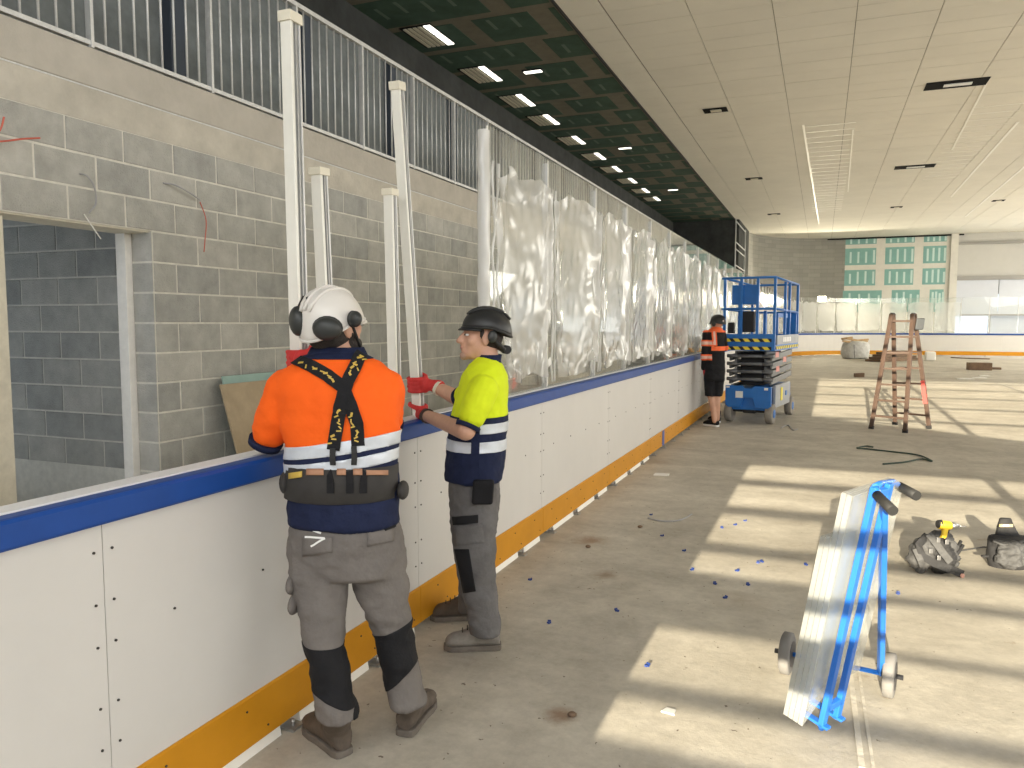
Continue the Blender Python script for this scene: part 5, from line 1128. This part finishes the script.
strap([PX(928, 534, dn + 0.02), PX(934, 541, dn), PX(942, 552, dn - 0.03), PX(950, 562, dn - 0.03)], 0.045, 'canvas_grey', tp)
strap([PX(915, 549, dn), PX(920, 560, dn - 0.03), PX(922, 566, dn)], 0.04, 'canvas_grey', tp)
for a_, b_ in (((951, 559), (961, 541)), ((953, 561), (963, 545))): obj('tool_handle', MB().tube([PX(*a_, dpp), PX(*b_, dpp + 0.05)], 0.011, 8), 'canvas_black', tp)
for k, (x, y) in enumerate(((938.5, 540), (931, 551), (947, 542), (939, 558))): obj('buckle', MB().obox(PX(x, y, dpp - 0.13), cR * 0.012, cH * 0.004, Z * 0.016), 'tool_steel', tp, 0.003)
obj('belt_end', MB().tube([onz(960, 575, 0.015), onz(963.5, 576, 0.015)], 0.014, 8), mat('belt_tip', (0.55, 0.30, 0.24), 0.6), tp)
db = PX(943, 525, dpp); dr_ = thing('cordless_drill', 'yellow and black cordless drill lying on the heaped tool belt', 'drill', db - Z * 0.05)
obj('motor_body', MB().tube([PX(938, 524.5, dpp), PX(939, 524.5, dpp), PX(949, 525.5, dpp), PX(951, 525.5, dpp)], [0.022, 0.030, 0.030, 0.024], 14), 'drill_yellow', dr_)
obj('rear_cap', MB().tube([PX(937.5, 524, dpp), PX(941, 524.3, dpp)], [0.026, 0.0312], 14), 'black', dr_)
obj('chuck', MB().tube([PX(951, 525.5, dpp), PX(954, 525.6, dpp), PX(959, 526, dpp)], [0.024, 0.024, 0.010], 12), 'tool_steel', dr_)
obj('bit', MB().tube([PX(959, 526, dpp), PX(966, 526.5, dpp)], 0.004, 6), 'tool_steel', dr_)
obj('handle', MB().bar(PX(945, 527, dpp), PX(942, 542, dpp), 0.04, 0.035, cR), 'drill_yellow', dr_, 0.008); obj('battery', MB().obox(PX(942, 544, dpp), cR * 0.04, cH * 0.035, Z * 0.022), 'black', dr_, 0.006); obj('trigger', MB().obox(PX(947.5, 531, dpp), cR * 0.008, cH * 0.01, Z * 0.012), 'black', dr_)
b0 = onz(1008, 566); db_ = depth(b0)
bg = thing('tool_bag', 'black canvas tool bag with raised back flap standing on the floor', 'tool bag', b0)
mb = MB(); mb.loft([ring(y, a, b, db_, h) for y, a, b, h in ((567, 990, 1030, 0.09), (558, 988, 1033, 0.105), (545, 989, 1033, 0.105), (537, 991, 1032, 0.10))]); place(remesh(mb, 'body', 0.008, 3, 0.006, 14, 4), 'body', 'canvas_black', bg)
mb = MB(); mb.loft([ring(y, a, b, db_ + 0.06, h) for y, a, b, h in ((548, 993, 1022, 0.03), (536, 995, 1020, 0.03), (527, 997, 1015, 0.028), (518, 1000, 1011, 0.022))]); place(remesh(mb, 'back_flap', 0.007, 3, 0.004, 14, 5), 'back_flap', 'canvas_black', bg)
obj('label', MB().obox(PX(1006, 525.5, db_ + 0.0), cR * 0.045, cH * 0.004, Z * 0.009), mat('label_tan', (0.5, 0.38, 0.2), 0.7), bg); obj('label_text', MB().obox(PX(1006, 525.5, db_ - 0.006), cR * 0.02, cH * 0.002, Z * 0.005), 'sticker_white', bg)
heap('front_pocket', (1012, 555), db_ - 0.1, 0.10, 0.05, 0.085, 'canvas_grey', 15, bg); obj('rim', MB().tube([PX(993, 541, db_ - 0.09), PX(1003, 545, db_ - 0.11), PX(1016, 544, db_ - 0.11), PX(1028, 539, db_ - 0.09)], 0.008, 8), 'canvas_grey', bg)
obj('strap_tab', MB().obox(PX(985, 556, db_), cR * 0.02, cH * 0.01, Z * 0.006), 'canvas_black', bg)
cable('thin dark strap lying on the floor between tool belt and tool bag', [onz(960, 551, 0.008), onz(972, 549, 0.008), onz(984, 547, 0.008), onz(992, 549, 0.008)], 0.005, 'canvas_grey')
clips = [(530, 580), (549, 623), (617, 611), (684, 551), (692, 570), (715, 584), (725, 598), (737, 571), (748, 585), (762, 562), (735, 525), (722, 528), (758, 563), (806, 565), (647, 666), (898, 594), (745, 521), (651, 515), (662, 536)]
clip_me = None
for k, (x, y) in enumerate(clips):
    p = onz(x, y, 0.0)
    if clip_me is None:
        mb = MB().box((-0.018, -0.008, 0), (0.018, 0.008, 0.012)).box((-0.006, -0.016, 0), (0.006, 0.016, 0.008)).box((0.010, -0.012, 0.006), (0.018, 0.012, 0.018)); clip_me = mb.mesh('plastic_clip'); clip_me.materials.append(MATS['clip_blue'])
    o = D.objects.new('plastic_clip', clip_me); COL.objects.link(o); o.location = p; o.scale = (0.75,) * 3; o.rotation_euler = (0, 0, random.uniform(0, 3)); tag(o, 'small blue plastic clip dropped on the concrete floor', 'clip', 'blue clips scattered on the floor')
for k, (x, y) in enumerate(((588, 548), (640, 528), (572, 717), (583, 500))):
    p = onz(x, y, 0); tag(obj('stone_chip', MB().ell(p + Z * 0.012, cR * 0.02, cH * 0.015, Z * 0.012, 8, 5), 'card_brown'), 'small brown stone chip lying on the concrete floor', 'debris', 'stone chips on the floor')
p = onz(661, 475); tag(obj('plastic_scrap', MB().prism([p + cR * -0.09 + cH * -0.03, p + cR * 0.07 + cH * -0.06, p + cR * 0.10 + cH * 0.03, p + cR * -0.05 + cH * 0.07], (0, 0, 0.012)), 'scrap_white', None, 0.004), 'white plastic offcut lying on the floor by the boards', 'debris')
p = onz(668, 712); tag(obj('paper_scrap', MB().prism([p + cR * -0.03, p + cR * 0.02 + cH * -0.03, p + cR * 0.035 + cH * 0.01, p + cR * 0.0 + cH * 0.03], (0, 0, 0.006)), 'scrap_white'), 'pale scrap lying in the sun patch', 'debris')
cable('thin dark green hose looped on the floor in front of the ladder', [onz(x, y, 0.012) for x, y in ((883, 464), (905, 462), (921, 459), (932, 461), (918, 455), (895, 452), (868, 449), (857, 448), (866, 446), (873, 447))], 0.010, 'dark_green_hose')
cable('short grey strap lying on the floor near the boards', [onz(x, y, 0.008) for x, y in ((648, 518), (662, 521), (680, 520), (692, 514))], 0.006, 'cable_grey')
cable('thin dark wire curled on the floor by the lift', [onz(x, y, 0.008) for x, y in ((781, 428), (788, 425), (793, 430), (798, 429))], 0.008, 'cable_grey')
# rubble bag, pallet pile, cartons near the far boards
q0, q1 = onz(842, 358.5), onz(868, 358.5); dbag = depth((q0 + q1) / 2)
rb = thing('rubble_bag', 'open white rubble bag full of timber offcuts by the far boards', 'bag', (q0 + q1) / 2)
mb = MB(); mb.loft([ring(y, a, b, dbag, 0.5) for y, a, b in ((358.3, 843, 867.5), (352, 841.5, 869), (345, 843, 868.5), (341.5, 845, 866))]); place(remesh(mb, 'bag_body', 0.05, 3, 0.04, 3, 9), 'bag_body', 'rubble_bag', rb)
for k, (a_, b_) in enumerate((((843, 341), (858, 343)), ((846, 338.5), (866, 342)), ((852, 341), (868, 339.5)), ((842, 339), (852, 337.5)), ((856, 344), (867, 341)))): obj('timber_offcut', MB().bar(PX(*a_, dbag - 0.3 + 0.1 * k), PX(*b_, dbag - 0.2 + 0.1 * k), 0.12, 0.09), 'wood_tan', rb)
obj('bag_strap', MB().bar(PX(854, 345, dbag - 0.56), PX(854.5, 358, dbag - 0.56), 0.06, 0.02), 'canvas_black', rb)
q0, q1 = onz(874, 362), onz(912, 360)
pp = thing('board_pile', 'low pile of dark boards lying on the floor behind the ladder', 'pile', (q0 + q1) / 2)
for k in range(4): obj('board', MB().bar(q0 + Vector((0.1 * k, 0.15 * k, 0.06 + 0.1 * k)), q1 + Vector((-0.12 * k, 0.1 * k, 0.06 + 0.1 * k)), 0.8 - 0.12 * k, 0.09), 'card_brown', pp)
tag(obj('plastic_tub', MB().obox(onz(930, 360.5, 0.0) + Z * 0.2, (0.2, 0, 0), (0, 0.2, 0), (0, 0, 0.2)), 'scrap_white', None, 0.05), 'white plastic tub beside the pile of dark boards', 'tub')
q = onz(979, 370); tag(obj('carton', MB().obox(q + Z * 0.13, (0.36, 0.02, 0), (-0.01, 0.2, 0), (0, 0, 0.13)), 'card_brown', None, 0.01), 'flat brown carton lying alone on the far floor', 'carton')
q = onz(994, 369.5); tag(obj('timber_piece', MB().obox(q + Z * 0.04, (0.2, 0.02, 0), (-0.01, 0.12, 0), (0, 0, 0.04)), 'card_brown', None, 0.01), 'small brown timber piece beside the flat carton', 'timber')
q = onz(859, 377); tag(obj('timber_block', MB().obox(q + Z * 0.06, (0.13, 0.03, 0.01), (-0.02, 0.12, 0), (0, 0, 0.06)), 'card_brown', None, 0.01), 'small dark wooden block lying on the floor left of the ladder', 'timber')
for k, (x, y) in enumerate(((965, 379), (979, 378), (984, 376))): tag(obj('plastic_scrap', MB().obox(onz(x, y) + Z * 0.01, (0.22 - 0.04 * k, 0.03, 0), (-0.02, 0.1, 0), (0, 0, 0.01)), 'scrap_white'), 'flat white plastic scrap lying near the flat brown carton', 'debris', 'white scraps on the far floor')
cable('long reddish timber strip lying along the far floor', [onz(951, 357.5, 0.02), onz(970, 358.5, 0.02), onz(990, 359, 0.02)], 0.03, 'card_brown')
# work lamp near the far corner
lp0 = ony(822, 299, 46.0); wlmp = thing('work_lamp', 'bright work lamp shining above the far corner glass', 'lamp', (lp0.x, lp0.y, 0))
obj('tripod_pole', MB().tube([(lp0.x, lp0.y, 0), (lp0.x, lp0.y, lp0.z - 0.15)], 0.025, 8), 'black', wlmp)
for k in range(3): obj('leg', MB().tube([(lp0.x, lp0.y, 0.6), (lp0.x + 0.5 * math.cos(2.1 * k), lp0.y + 0.5 * math.sin(2.1 * k), 0.0)], 0.02, 6), 'black', wlmp)
obj('lamp_head', MB().box((lp0.x - 0.22, lp0.y, lp0.z - 0.16), (lp0.x + 0.22, lp0.y + 0.1, lp0.z + 0.16)), 'black', wlmp)
mat('lamp_face', (1.0, 0.93, 0.72), 0.5, emit=30)
obj('lamp_face', MB().box((lp0.x - 0.2, lp0.y - 0.01, lp0.z - 0.14), (lp0.x + 0.2, lp0.y, lp0.z + 0.14)), 'lamp_face', wlmp)
ll = D.lights.new('work_lamp_light', 'SPOT'); ll.energy = 1400; ll.spot_size = 2.6; ll.color = (1, 0.9, 0.68); ll.shadow_soft_size = 0.2
lo_ = D.objects.new('work_lamp_light', ll); COL.objects.link(lo_); lo_.location = (lp0.x, lp0.y - 0.05, lp0.z); lo_.rotation_euler = Vector((0.1, -1, -0.05)).to_track_quat('-Z', 'Y').to_euler()

sf = thing('scaffold_frame', 'pale scaffold frame standing at the dark far end of the mezzanine', 'scaffold', (-3.62, 38.5, 0))
sy = [onx(735.5, 240, -3.62).y, onx(745, 245, -3.62).y]
for yy in sy: obj('pole', MB().tube([(-3.62, yy, 0.0), (-3.62, yy, 6.2)], 0.03, 8), 'galv', sf)
for zz_ in (4.2, 4.9, 5.2, 6.1): obj('ledger', MB().tube([(-3.62, sy[0], zz_), (-3.62, sy[1], zz_)], 0.025, 8), 'galv', sf)
